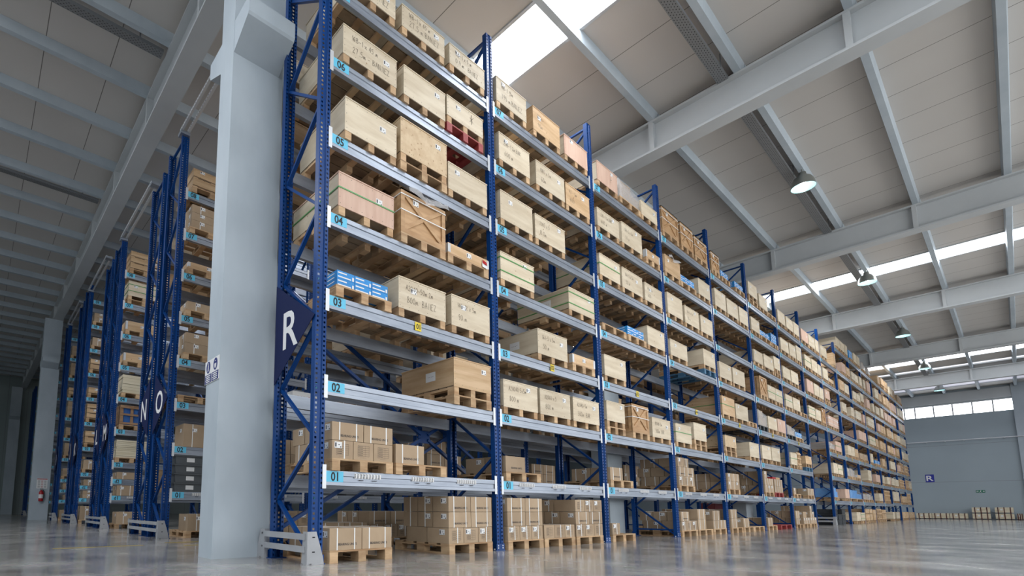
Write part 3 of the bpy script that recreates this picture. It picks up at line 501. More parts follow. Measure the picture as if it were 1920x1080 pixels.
def frame(root, x, y, h, detail=True):
    f = put('upright_frame', brace_mesh(h), root, (x, y, 0))
    a = put('post', post_mesh(h), f); b = put('post', post_mesh(h), f, (0, DEP, 0)); b.rotation_euler.z = math.pi
    p = put('foot_plate', foot_me, f); q = put('foot_plate', foot_me, f, (0, DEP, 0)); q.rotation_euler.z = math.pi
    if detail: put('bolts', bolts_me, p)
    return f
def beam_mesh(L):
    def mk():
        pr = [(.05, .058), (.05, -.09), (-.004, -.09), (-.004, -.056), (.008, -.05), (.008, .002), (-.002, .008), (-.002, .058)]
        return MB().prism([(y, z) for y, z in pr], 0, 0, L).mesh('beam', ['galv'])
    return cached(('beam', round(L, 3)), mk)
def conn_me(m):
    def mk():
        mb = MB().box(-.022, .022, -.007, -.0025, -.125, .115)
        for k in range(5): mb.poly([(-.007, -.0065, -.1 + .045 * k), (.007, -.0065, -.1 + .045 * k), (.007, -.0065, -.083 + .045 * k), (-.007, -.0065, -.083 + .045 * k)], 1)
        return mb.mesh('connector', ['plate', 'hole'])
    return cached(('conn', m), mk)
def label_me(txt, col='cyan', w=.215, h=.108, ts=.122):
    def mk():
        mb = MB().box(-w / 2, w / 2, -.003, 0, -h / 2, h / 2)
        write(mb, txt, ts, lambda a, b: (a, -.0042, b), 1, .026, .88)
        return mb.mesh('label_plate', [col, 'ink'])
    return cached(('label', txt, col), mk)
def ticks():
    mb = MB()
    for k in range(9):
        x = -.16 + k * .04
        mb.poly([(x - .016, 0, .02), (x - .016, 0, -.03), (x + .016, 0, -.03), (x + .016, 0, .02)][::-1], 0)
        for j in range(4): mb.poly([(x - .012, -.001, .014 - j * .011), (x - .012, -.001, .008 - j * .011), (x + .001 * (j % 2), -.001, .008 - j * .011), (x + .001 * (j % 2), -.001, .014 - j * .011)][::-1], 1)
    for x in (-.09, .09): mb.poly([(x - .03, 0, -.045), (x - .03, 0, -.053), (x + .03, 0, -.053), (x + .03, 0, -.045)], 1)
    return mb.mesh('barcode_strip', ['paper', 'ink'])
ticks_me = cached('ticks', ticks)
def beams(root, xa, xb, y, z, label=None, detail=True, rear=True, extra=None, bars=False):
    """front beam (with connectors and labels) and the plain beam behind it, between post centres xa and xb"""
    L = xb - xa - .13
    b = put('beam', beam_mesh(L), root, (xa + .065, y, z))
    if detail:
        put('connector', conn_me(1), b, (.004, 0, 0)); put('connector', conn_me(-1), b, (L - .004, 0, 0))
    if label: put('label_plate', label_me(label), b, (.125, -.003, -.002))
    if extra: put('bay_label', label_me(extra, 'yellow', .1, .105, .088), b, (1.28, -.005, 0))
    if bars:
        for x in (.55, 1.35, 2.1): put('barcode_strip', ticks_me, b, (x, -.004, .02))
    if rear:
        r = put('rear_beam', beam_mesh(L), root, (xb - .065, y + DEP, z)); r.rotation_euler.z = math.pi
def endsign(root, x, y, letter, apex_rear=True):
    """triangular half of a diamond sign at the end of a row; white letter"""
    mb = MB(); a, b = (DEP - .02, 0.0) if apex_rear else (.02, DEP)
    pts = [(y + a, 3.09), (y + a, 1.92), (y + b, 2.5)]
    mb.prism(pts, 0, x - .006, x, 0)
    cy = y + a + (b - a) * .42
    if letter: write(mb, letter, .60, lambda p, q: (x - .0075, cy - p, 2.49 + q), 1, .012, .98)
    return mb.build('sign_panel', ['navy', 'paper'], root)
ZR = [0] + [.86 + .9183 * k for k in range(8)]
def zt(l): return ZR[l] + .058 if l else 0.0
def xR(k): return 2.8 * k + .03 if k <= 8 else 22.43 + 2.84 * (k - 8)

rackR = thing('pallet_rack', 'tall blue rack with R end sign and grey beams, up to the truck passage', 'pallet rack', (0, 0, 0))
for k in range(8): frame(rackR, xR(k), 0, 7.54)
for k in range(8):
    for l in range(1, 8):
        if k == 7 and l < 4: continue
        beams(rackR, xR(k), xR(k + 1) - (.004 if k == 7 else 0), 0, ZR[l], '%02d' % l, True, True, '%02d' % (k + 1) if l == 3 else None, l == 1)
endsign(rackR, -.045, 0, 'R')
rackF = thing('pallet_rack', 'tall blue rack beyond the truck passage, running to the far end wall', 'pallet rack', (xR(8), 0, 0))
x8 = xR(8)
for k in range(8, 17): frame(rackF, xR(k) - x8, 0, 7.54 if k == 8 else 7.62, False)
for k in range(8, 16):
    for l in range(1, 9):
        if k == 8 and l == 8: continue
        z = ZR[l] if l < 8 else 7.375
        if k == 13 and l == 1: z += .06
        beams(rackF, xR(k) - x8, xR(k + 1) - x8, 0, z, '%02d' % l, True, l < 5 or k < 11, '%02d' % (k + 1) if l == 3 else None, False)
ZR[8] = 7.375
# the row standing back to back with rack R
PY = 1.55
rackP = thing('pallet_rack', 'blue rack standing back to back behind the rack with R sign', 'pallet rack', (0, PY, 0))
for k in range(9): frame(rackP, xR(k), 0, 7.54, False)
for k in range(8):
    for l in range(1, 8):
        b = put('beam', beam_mesh(2.67), rackP, (xR(k) + .065, 0, ZR[l])); b = put('rear_beam', beam_mesh(2.67), rackP, (xR(k + 1) - .065, DEP, ZR[l])); b.rotation_euler.z = math.pi
def spine(root, y, xn, zn, L):
    for s in (-1, 1):
        for e in (-1, 1):
            a = Vector((xn, y, zn)); b = Vector((xn + e * L, y, zn + s * L * .555)); d = (b - a).normalized()
            MB().bar(a + d * .075, b, .05, .04, (0, 1, 0)).build('spine_brace', 'post', root)
    mb = MB().box(xn - .11, xn + .11, y - .006, y + .006, zn - .09, zn + .09)
    for px in (-.075, .075):
        for pz in (-.055, .055): mb.tube((xn + px, y - .0065, zn + pz), (xn + px, y - .014, zn + pz), .012, 6, 1)
    mb.build('brace_node', ['post', 'plate'], root)
spine(rackR, 1.01, 2.42, 1.57, 2.37)
spine(rackP, -.075, 3.4, 1.72, 2.9)
# double rows across the aisles
OZ = [0, .764, 1.576, 2.386, 3.191, 4.016, 4.836, 5.642, 6.465]
MZ = [0, .78, 1.20, 1.63, 2.49, 3.34, 4.19, 5.04, 5.89, 6.74, 7.62]
MN = [None, 'd1', 'd2', '02', '03', '04', '05', '06', '07', '08', '09']
ROWP = 5.0445
def row(y, zs, names, letter, front, label, nb, h, det):
    r = thing('pallet_rack', label, 'pallet rack', (0, y, 0))
    for k in range(nb + 1): frame(r, xR(k), 0, h, False)
    for k in range(nb):
        for i, z in enumerate(zs[1:], 1):
            beams(r, xR(k), xR(k + 1), 0, z, names[i] if front and k < 3 else None, det and k == 0, True, None, bool(front and i == 1 and k < 2))
    endsign(r, -.045, 0, letter, front)
    return r
ON = [None] + ['%02d' % i for i in range(1, 9)]
row(ROWP, OZ, ON, 'O', True, 'tall blue rack with O end sign across the aisle from the column', 4, 7.65, True)
row(ROWP + 1.21, OZ, ON, 'N', False, 'tall blue rack with N end sign, back to back with rack O', 2, 7.5, False)
row(2 * ROWP, MZ[:-1], MN, 'M', True, 'tall blue rack with M end sign, third aisle from the near column', 2, 7.7, True)
row(2 * ROWP + 1.21, MZ[:-1], MN, 'L', False, 'tall blue rack with L end sign, back to back with rack M', 1, 7.6, False)
row(3 * ROWP, MZ, MN, 'K', True, 'tall blue rack with K end sign, behind rack L', 1, 8.2, False)
row(3 * ROWP + 1.21, MZ[:-1], MN, 'J', False, 'tall blue rack with J end sign, back to back with rack K', 1, 8.0, False)
row(4 * ROWP, MZ, MN, 'I', True, 'tall blue rack with I end sign, next to the second grey column', 1, 8.3, False)
for i, s in enumerate(('nearest', 'second', 'farthest')):
    row((5 + i) * ROWP, MZ, MN, None, True, 'dark blue rack beyond the second grey column, %s one there' % s, 1, 8.4, False)
    row((5 + i) * ROWP + 1.21, MZ, MN, None, False, 'dark blue rack beyond the second column, back of the %s pair' % s, 1, 8.4, False)
# pale perforated ties joining the row tops over the aisles
def tie(y0, y1, z, label):
    t = thing('tie_beam', label, 'beam', (.0, y0, z), 'ties over the aisles')
    for x in (-.06, .06):
        mb = MB().box(x - .02, x + .02, 0, y1 - y0, 0, .05)
        k = .08
        while k < y1 - y0: mb.poly([(x - .0205, k, .018), (x - .0205, k, .034), (x - .0205, k + .03, .034), (x - .0205, k + .03, .018)], 1); k += .08
        mb.build('channel', ['plate', 'hole'], t)
    for y in (0.0, y1 - y0): MB().box(-.085, .085, y - .09, y + .09, -.06, -.0).build('end_bracket', 'galv', t)
tie(PY + DEP, ROWP + .03, 7.66, 'pale perforated tie across the aisle between near column and rack O')
tie(ROWP + 1.21 + DEP - .03, 2 * ROWP + .03, 7.70, 'pale perforated tie across the aisle between racks N and M')
tie(2 * ROWP + 1.21 + DEP - .03, 3 * ROWP + .03, 8.0, 'pale perforated tie across the aisle between racks L and K')
tie(3 * ROWP + 1.21 + DEP - .03, 4 * ROWP + .03, 8.25, 'pale perforated tie across the aisle between racks J and I')

# steel guards at the row ends
def guard(x, y0, y1, label, left='in', dx=.19):
    """two bent tapered legs joined by two rails; y0 is the leg nearer the main aisle"""
    t = thing('rack_guard', label, 'rack guard', (x, y0, 0), 'rack end guards'); W = y1 - y0
    def leg(yy, s, out):
        mb = MB()
        mb.prism([(0, 0), (dx, 0), (dx - .012, .07), (.1, .315), (0, .315)], 1, yy - .004 * s, yy + .004 * s)
        if out: mb.prism([(yy, 0), (yy + s * .2, 0), (yy + s * .185, .08), (yy + s * .09, .315), (yy, .315)], 0, -.004, .004)
        else: mb.prism([(yy, 0), (yy + s * .10, 0), (yy + s * .07, .315), (yy, .315)], 0, -.004, .004)
        l = mb.build('leg', 'guard', t)
        mb = MB()
        for z in (.12, .26):
            mb.box(.055, .085, yy - .0055, yy + .0055, z - .006, z + .006)
        mb.build('slots', 'hole', l)
        mb = MB()
        for x_, y_ in ((.0, yy + s * .08), (.05, yy + (.02 if out else -s * .02))): mb.tube((x_ - .012, y_, 0), (x_ - .012, y_, .014), .008, 6)
        for z in (.13, .27): mb.tube((-.004, yy + s * .045, z), (-.014, yy + s * .045, z), .011, 6)
        mb.build('bolts', 'bolt', l)
    leg(0, 1, False)
    if left == 'out': leg(W, 1, True)
    else: leg(W, -1, False)
    for z in (.115, .235): MB().box(-.016, -.005, .03, W - .02, z, z + .06).build('rail', 'guard', t)
guard(-.085, -.012, .90, 'grey steel guard at the foot of rack R, touching the near column', 'out')
guard(-.085, ROWP - .012, ROWP + 2.16, 'grey steel guard at the foot of racks N and O')
guard(-.085, 2 * ROWP - .012, 2 * ROWP + 2.16, 'grey steel guard at the foot of racks L and M')
guard(-.085, 3 * ROWP - .012, 3 * ROWP + 2.16, 'grey steel guard at the foot of racks J and K')
guard(-.085, 4 * ROWP - .012, 4 * ROWP + .95, 'grey steel guard beside the column with the fire extinguisher')
for i, s in enumerate(('first', 'second', 'third')): guard(-.085, (5 + i) * ROWP - .012, (5 + i) * ROWP + 2.16, 'small grey guard beyond the extinguisher column, %s one there' % s)
guard(xR(8) - .13, -.02, .90, 'grey steel guard at the truck passage in rack R')
# ---------------------------------------------------------------- goods
def pallet_me(w, d, h, mat, nd=5):
    def mk():
        top = MB(); bl = MB(); n = nd; bw = d / (n + (n - 1) * .45)
        for k in range(n):
            y = k * bw * 1.45; top.box(-w / 2, w / 2, y, y + bw, h - .018, h)
        run = []
        for x in (-w / 2, -.05, w / 2 - .1):
            b = MB().box(x, x + .1, 0, d, h - .036, h - .0185).box(x, x + .1, 0, d, 0, .018)
            for y in (0, d / 2 - .07, d - .14): b.box(x + .002, x + .098, y, y + .14, .0185, h - .0365)
            run.append(b.mesh('runner', [mat]))
        return top.mesh('deck', [mat]), run
    return cached(('pal', round(w, 2), round(d, 2), round(h, 2), mat), mk)
PN = {'skid': 'wooden', 'redpal': 'red', 'bluepal': 'blue', 'blackpal': 'black', 'dark': 'old brown'}
def pallet(x, y, z, w, label, d=1.0, h=.125, mat='skid', group=None):
    t = thing('pallet', label, 'pallet', (x, y, z), group)
    de, ru = pallet_me(w, d, h, mat)
    put('deck', de, t)
    for r in ru: put('runner', r, t)
    return h
def paper_label():
    mb = MB().poly([(-.045, 0, -.032), (.045, 0, -.032), (.045, 0, .032), (-.045, 0, .032)])
    mb.poly([(-.038, -.0006, -.02), (-.022, -.0006, -.02), (-.022, -.0006, .022), (-.038, -.0006, .022)], 1)
    mb.poly([(.0, -.0006, .0), (.02, -.0006, .0), (.02, -.0006, .006), (.0, -.0006, .006)], 1); mb.poly([(.022, -.0006, -.026), (.036, -.0006, -.026), (.036, -.0006, -.014), (.022, -.0006, -.014)], 1)
    return mb.mesh('shipping_label', ['paper', 'ink'])
plab = cached('plab', paper_label)
def bag_mesh(w, seed):
    r = random.Random(seed); mb = MB(); nx, ny = 9, 7; P = {}
    for i in range(nx):
        for j in range(ny):
            u = i / (nx - 1); v = j / (ny - 1)
            x = (u - .5) * w + r.uniform(-.02, .02)
            if v < .55: y = .35 * (.55 - v) / .55 - .015; z = .02 + .025 * math.sin(u * 3.14) * (1 - v) + r.uniform(-.01, .012)
            else: y = -.03 - .03 * math.sin(u * 9) - r.uniform(0, .03); z = .012 - (v - .55) * .22 * (.5 + .5 * math.sin(u * 3.1 + .4)) + r.uniform(-.015, .015)
            P[i, j] = len(mb.v); mb.v.append((x, y, z))
    for i in range(nx - 1):
        for j in range(ny - 1): mb.f.append((P[i, j], P[i + 1, j], P[i + 1, j + 1], P[i, j + 1])); mb.m.append(0)
    return mb.mesh('plastic_sheet', ['wrap'], True)
def ring(mb, w, d, z, t=.022, e=.003):
    mb.box(-w / 2 - e, w / 2 + e, -e, 0.0, z, z + t).box(-w / 2 - e, -w / 2, 0, d + e, z, z + t).box(w / 2, w / 2 + e, 0, d + e, z, z + t)
def plank_crate(x, y, z, w, d, h, label, mat='ply', near=True, text=None, straps=None, group=None, lab=True, bag=False, mark=None, skid=.1):
    """plywood case on its own three skids: origin at the middle of the front foot"""
    t = thing('wooden_crate', label, 'crate', (x, y, z), group)
    sk = []
    for sx in (-w / 2 + .045, 0, w / 2 - .045):
        b = MB().box(sx - .042, sx + .042, .004, .12, 0, skid).box(sx - .042, sx + .042, d / 2 - .06, d / 2 + .06, 0, skid).box(sx - .042, sx + .042, d - .12, d - .004, 0, skid).box(sx - .04, sx + .04, .005, d - .005, max(.001, skid - .03), skid)
        sk.append(b)
    floorb = MB(); n = 7; bw = (d - .02) / n
    for k in range(n): floorb.box(-w / 2 + .004, w / 2 - .004, .01 + k * bw, .01 + k * bw + bw * .86, skid, skid + .016)
    if near:
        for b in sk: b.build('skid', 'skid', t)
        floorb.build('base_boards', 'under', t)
        mb = MB().box(-w / 2, w / 2, .012, d, skid + .016, h - .014); body = mb.build('body', 'ply' if mat == 'pink' else mat, t)
        fp = MB().box(-w / 2 - .004, w / 2 + .004, 0, .0115, skid - .004, h - .012)
        r = R_.random() * .012
        MB().box(-w / 2 - .008, w / 2 + .008, -.006, d + .006, h - .0135, h).build('lid', mat, t)
        mb = MB()
        for zx in (skid + .03, h - .04):
            for k in range(6): mb.poly([(-w / 2 + .02 + (w - .04) * k / 5 + dx, -.0008, zx + dz) for dx, dz in ((-.004, -.004), (.004, -.004), (.004, .004), (-.004, .004))])
        for k in range(3):
            for sx in (-w / 2 + .015, w / 2 - .015): mb.poly([(sx + dx, -.0008, skid + .1 + (h - skid - .2) * k / 2 + dz) for dx, dz in ((-.004, -.004), (.004, -.004), (.004, .004), (-.004, .004))])
        n = len(fp.v); fp.f += [tuple(n + a for a in q) for q in mb.f]; fp.m += [1] * len(mb.f); fp.v += mb.v; fp.build('front_panel', [mat, 'pencil'], t)
    else:
        b = MB()
        for q in sk: i = len(b.v); b.v += q.v; b.f += [tuple(i + a for a in f) for f in q.f]; b.m += q.m
        nsk = len(b.f); i = len(b.v); b.v += floorb.v; b.f += [tuple(i + a for a in f) for f in floorb.f]; b.m += floorb.m
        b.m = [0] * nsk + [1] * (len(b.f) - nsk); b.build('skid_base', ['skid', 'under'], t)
        MB().box(-w / 2, w / 2, 0, d, skid + .016, h - .012).build('body', mat, t)
        MB().box(-w / 2 - .007, w / 2 + .007, -.006, d + .006, h - .0115, h).build('lid', mat, t)
    if lab:
        lx = R_.choice([-.28, .3, .3, .22, -.2]) * w; lz = skid + (h - skid) * R_.uniform(.62, .85)
        put('shipping_label', plab, t, (lx, -.002, lz))
    if text:
        mb = MB(); a, b = text; rnd = random.Random(a); H = h - skid; n1 = max(5, len(a)); s1 = min(.062, w * .66 / n1 / .55)
        scrawl(mb, a, -w * .36, skid + H * .62, s1, -.0025, rnd, .0045); s2 = min(.075, w * .72 / max(5, len(b)) / .55)
        scrawl(mb, b, -w * .34, skid + H * .22, s2, -.0025, rnd, .0045)
        if mb.f: mb.build('handwriting', 'pencil', t)
    if mark:
        mb = MB(); scrawl(mb, mark, .12 * w, skid + (h - skid) * .3, .14, -.0025, random.Random(3), .008); mb.build('handwriting', 'pencil', t)
    for zz, c in straps or ():
        mb = MB(); ring(mb, w + .006, d, zz, .014, .007); mb.build('strap', c, t)
    if bag: put('plastic_sheet', bag_mesh(w * .8, int(x * 100)), t, (.05 * w, 0, h + .012))
    return t
def xcrate(x, y, z, w, d, h, label, near=True, group=None, bag=False, mat='xpine'):
    """boarded crate with a frame and X brace on its faces"""
    t = thing('braced_crate', label, 'crate', (x, y, z), group)
    MB().box(-w / 2 + .02, w / 2 - .02, .022, d - .02, .0, h - .02).build('boards', mat, t)
    def face(mb, P, W):
        s = .06
        for a, b in (((-W / 2 + s / 2, 0), (-W / 2 + s / 2, h)), ((W / 2 - s / 2, 0), (W / 2 - s / 2, h))): mb.bar(P(*a), P(*b), s, .02, P(1, 0) - P(0, 0))
        for zz in (s / 2, h - s / 2): mb.bar(P(-W / 2 + s, zz), P(W / 2 - s, zz), s, .02, P(0, 1) - P(0, 0))
    mb = MB(); F = lambda a, b: Vector((a, .012, b)); face(mb, F, w); mb.build('front_frame', mat, t)
    for a, b in (((-w / 2 + .06, .06), (w / 2 - .06, h - .06)), ((-w / 2 + .06, h - .06), (w / 2 - .06, .06))):
        MB().bar((a[0], .012, a[1]), (b[0], .012, b[1]), .05, .014 if a[1] < .1 else .018, (1, 0, .8)).build('cross_brace', mat, t)
    for s in (-1, 1):
        mb = MB(); G = lambda a, b: Vector((s * (w / 2 - .01), d / 2 + a, b)); face(mb, G, d - .03); mb.build('side_frame', mat, t)
    MB().box(-w / 2, w / 2, 0.002, d, h - .02, h).build('lid', mat, t)
    put('shipping_label', plab, t, (-.18 * w, .0015, h * .78))
    if near:
        for zz in (h * .5, h * .86):
            mb = MB(); ring(mb, w + .004, d, zz, .012, .004); mb.build('strap', 'white', t)
    if bag: put('plastic_sheet', bag_mesh(w * .9, int(x * 77)), t, (.05, .0, h + .012))
def lowbox(x, y, z, w, d, h, label, tagred=False, group=None):
    t = thing('pallet_collar_box', label, 'box', (x, y, z), group)
    mb = MB().box(-w / 2, w / 2, 0, .02, 0, h).box(-w / 2, w / 2, d - .02, d, 0, h).box(-w / 2, -w / 2 + .02, .02, d - .02, 0, h).box(w / 2 - .02, w / 2, .02, d - .02, 0, h).box(-w / 2 + .02, w / 2 - .02, .02, d - .02, 0, .012)
    mb.build('collar', 'pine', t)
    for s in (-1, 1):
        MB().box(s * w / 2 - .045 if s > 0 else -w / 2 - .003, w / 2 + .003 if s > 0 else -w / 2 + .045, -.004, .003, .01, h - .01).box(s * w / 2 - .003 if s > 0 else -w / 2 - .003, s * w / 2 + .003, 0, .06, .01, h - .01).build('corner_hinge', 'plate', t)
    put('shipping_label', plab, t, (.0, -.002, h * .55))
    if tagred:
        g = MB().poly([(-.05, -.012, -.06), (.05, -.02, -.08), (.06, -.01, .02), (-.04, -.008, .04)]).poly([(-.04, -.0125, -.01), (.04, -.0205, -.03), (.05, -.0105, .02), (-.04, -.0085, .04)], 1)
        g.build('warning_tag', ['paper', 'red'], t, (w * .38, -.0, h * .5))
def slatcrate(x, y, z, w, d, h, label, group=None, blue=False, mat='pine'):
    t = thing('slatted_crate', label, 'crate', (x, y, z), group)
    MB().box(-w / 2 + .03, w / 2 - .03, .03, d - .03, .0, h - .03).build('load', 'navyc' if blue else 'dark', t)
    mb = MB(); n = max(3, int(w / .16))
    for k in range(n):
        xx = -w / 2 + .04 + (w - .08) * k / (n - 1); mb.box(xx - .035, xx + .035, .0, .022, 0, h)
    for zz in (.02, h / 2, h - .06): mb.box(-w / 2, w / 2, -.02, -.0005, zz, zz + .05)
    mb.build('front_slats', mat, t)
    for s in (-1, 1):
        mb = MB()
        for k in range(5):
            yy = .03 + (d - .1) * k / 4; mb.box(s * w / 2 - (.022 if s > 0 else 0), s * w / 2 + (0 if s > 0 else .022), yy, yy + .06, 0, h)
        mb.build('side_slats', mat, t)
    MB().box(-w / 2, w / 2, .0, d, h + .0005, h + .018).build('lid', mat, t)
def wrapped(x, y, z, w, d, h, label, inner='carton', group=None):
    t = thing('wrapped_load', label, 'load', (x, y, z), group)
    a = MB(); hh = h * .55
    a.box(-w / 2 + .03, w / 2 - .03, .03, d - .03, 0, hh).box(-w / 2 + .03, w * .1, .03, d - .03, hh + .0005, h - .02); a.build('load', inner, t)
    mb = MB(); nx, nz = 7, 7; r = random.Random(int(x * 31 + z * 7)); n = 28; prof = []
    for k in range(nz + 1):
        zz = h * k / nz; sh = .02 * math.sin(k * 1.9) - (.05 if k == nz else 0); base = len(mb.v)
        for q in range(n):
            u = q / n * 4; s = int(u); f = u - s
            cx, cy = [(-w / 2 + w * f, 0), (w / 2, d * f), (w / 2 - w * f, d), (-w / 2, d - d * f)][s]
            nx_, ny_ = [(0, -1), (1, 0), (0, 1), (-1, 0)][s]; e = sh * .4 + r.uniform(-.008, .010)
            mb.v.append((cx + nx_ * e, cy + ny_ * e + .01, max(0, zz + (r.uniform(-.015, .015) if 0 < k < nz else 0) - (0.25 * h * (cx / w + .5) if k == nz else (0.18 * h * (cx / w + .5) if k == nz - 1 else 0)))))
        prof.append(base)
    for k in range(nz):
        for q in range(n): j = (q + 1) % n; mb.f.append((prof[k] + q, prof[k] + j, prof[k + 1] + j, prof[k + 1] + q)); mb.m.append(0)
    mb.f.append(tuple(prof[-1] + q for q in range(n))); mb.m.append(0)
    mb.build('plastic_wrap', 'wrapclear' if inner == 'blue' else 'wrap', t, smooth=True)
def carton_me(w, d, h, mat='carton'):
    def mk():
        mb = MB().box(-w / 2, w / 2, 0, d, 0, h)
        return mb.mesh('carton', [mat])
    return cached(('carton', round(w, 3), round(d, 3), round(h, 3), mat), mk)
def strap_me(w, d, h, along):
    def mk():
        mb = MB(); e = .0025; t = .0065
        if along == 'y': mb.box(-t, t, -e, 0, 0, h + e).box(-t, t, 0, d, h, h + e).box(-t, t, d, d + e, 0, h + e)
        else: mb.box(-w / 2 - e, -w / 2, -t, t, 0, h + e).box(w / 2, w / 2 + e, -t, t, 0, h + e).box(-w / 2, w / 2, -t, t, h, h + e)
        return mb.mesh('strap', ['white'])
    return cached(('strap', round(w, 3), round(d, 3), round(h, 3), along), mk)
def straps(o, w, d, h, along):
    me = strap_me(w, d, h, along)
    if along == 'y':
        for x in ((-w * .27, w * .27) if w > .33 else (w * .08,)): put('strap', me, o, (x, 0, 0))
    else:
        for y in ((d * .23, d * .77) if d > .33 else (d * .5,)): put('strap', me, o, (0, y, 0))
def print_me(w, h, kind):
    def mk():
        mb = MB()
        if kind == 'form':
            y = -.0008; a = min(.075, w * .32); b = h * .3
            def ln(x0, x1, z0, z1): mb.poly([(x0, y, z0), (x1, y, z0), (x1, y, z1), (x0, y, z1)])
            for k in range(6): ln(-a, a, b - k * b * .4, b - k * b * .4 + .0022)
            ln(-a, -a + .002, -b, b); ln(a - .002, a, -b, b); ln(a * .3, a * .3 + .002, -b, b)
            for k in range(5): ln(-a * .9, -a * .1, b - k * b * .4 - b * .22, b - k * b * .4 - b * .14)
            write(mb, 'MADE IN CHINA' if 0 else '- - - - - - -', .02, lambda p, q: (p, y, -b * 1.25 + q), 0, .02)
        else: write(mb, kind, min(.034, w * .085 * 13 / max(6, len(kind))), lambda p, q: (p * .95 + .02, -.0008, q - h * .24), 0, .02)
        return mb.mesh('printing', ['ink'])
    return cached(('print', round(w, 2), round(h, 2), kind), mk)
def carton(x, y, z, w, d, h, label, print_=None, strap='y', lab=False, group=None, mat='carton', side_lab=False):
    o = put('carton', carton_me(w, d, h, mat), None, (x, y, z)); tag(o, label, 'carton', group)
    if strap: straps(o, w, d, h, strap)
    if print_: put('printing', print_me(w, h, print_), o, (0, -.0002, h / 2))
    if lab: put('shipping_label', plab, o, (-w * .22, -.0034, h * .74))
    if side_lab:
        s = put('shipping_label', plab, o, (-w / 2 - .0034, d * .3, h * .72)); s.rotation_euler.z = -math.pi / 2
    return o
LN = ['bottom', 'second', 'third', 'fourth']
def stack(x, y, z, layers, sname, w=.8, mat='skid', d=1.0, deep=True, hs=.185, pal=True, group='strapped brown cartons', full=True):
    """cartons on a pallet in the layer patterns of the photograph; A: three narrow, B: two wide, C: two square; number = how many in the front row"""
    ph = pallet(x, y, z, w, '%s pallet under cartons, %s' % (PN[mat], sname), d, .125, mat, 'pallets carrying cartons') if pal else 0
    zz = z + ph + .001
    for li, L in enumerate(layers):
        pat, n = L[0], int(L[1]); cw, cd, h = {'A': (.258, .37, hs), 'B': (.392, .265, hs), 'C': (.39, .37, .235), 'D': (.43, .35, hs * 1.15)}[pat]
        if len(layers) == 1 and pat == 'B': h = .215
        nrow = max(1, int((d - .04) / cd)) if deep else 1
        for r in range(nrow):
            for c in range(n):
                if r and c and not (r == 1 and li == len(layers) - 1): continue
                if r and pat == 'A' and r > 1 and li == 2 and not full: continue
                jx = R_.uniform(-.001, .001); xx = x - w / 2 + .002 + cw / 2 + c * (cw + .0085) + jx; yy = y + .006 + r * (cd + .011)
                if yy + cd > y + d + .1: continue
                pos = ('front ' if r == 0 else '%s deep ' % ORD[r]) + (['left', 'middle', 'right'][c] if n == 3 else ['left', 'right'][c] if n == 2 else 'end')
                near = z < 1.2 and x < 9
                carton(xx, yy, zz, cw, cd, h, 'strapped carton, %s row, %s, %s' % (LN[li] if li < len(layers) - 1 or li == 0 else 'top', pos, sname),
                       ('form' if pat == 'A' else 'BEARING UNITS') if (near and r == 0) else None, ('y' if r == 0 else 'x') if R_.random() < .88 else None, pat == 'A' and R_.random() < .75, group, side_lab=(c == 0 and R_.random() < .65))
        zz += h + .004
def bluestack(x, y, z, w, h, sname, d=.8, mat='skid', near=False):
    ph = pallet(x, y, z, w, '%s pallet under blue cartons, %s' % (PN[mat], sname), 1.0, .125, mat, 'pallets carrying blue cartons')
    nl = max(1, min(3, round((h - .12) / (.075 if near else .11)))); nc = 3; cw = (w - .06) / nc - .006; ch = max(.06, (h - .125) / nl)
    for l in range(nl):
        for c in range(nc):
            xx = x - w / 2 + .03 + cw / 2 + c * (cw + .006); lab_ = ['left', 'middle', 'right'][c]
            zz = z + ph + .001 + l * (ch + .002)
            o = put('blue_carton', cached(('blue', round(cw, 3), round(ch, 3)), lambda: bluec(cw, ch)), None, (xx, y + .03, zz))
            tag(o, 'blue and white carton, %s row, %s, %s' % (LN[l], lab_, sname), 'carton', 'small blue cartons')
def bluec(w, h):
    mb = MB().box(-w / 2, w / 2, 0, .34, 0, h)
    n = 2
    for k in range(n):
        z = h * (k + .3) / n; e = -.001
        mb.poly([(-w * .46, e, z), (w * .05 if k % 2 else w * .30, e, z), (w * .05 if k % 2 else w * .30, e, z + h * .16), (-w * .46, e, z + h * .16)], 1)
        mb.poly([(-w / 2 - .001, .05, z), (-w / 2 - .001, .28, z), (-w / 2 - .001, .28, z + h * .12), (-w / 2 - .001, .05, z + h * .12)][::-1], 1)
    mb.poly([(w * .36, -.001, h * .12), (w * .46, -.001, h * .12), (w * .46, -.001, h * .6), (w * .36, -.001, h * .6)], 1)
    return mb.mesh('blue_carton', ['blue', 'paper'])

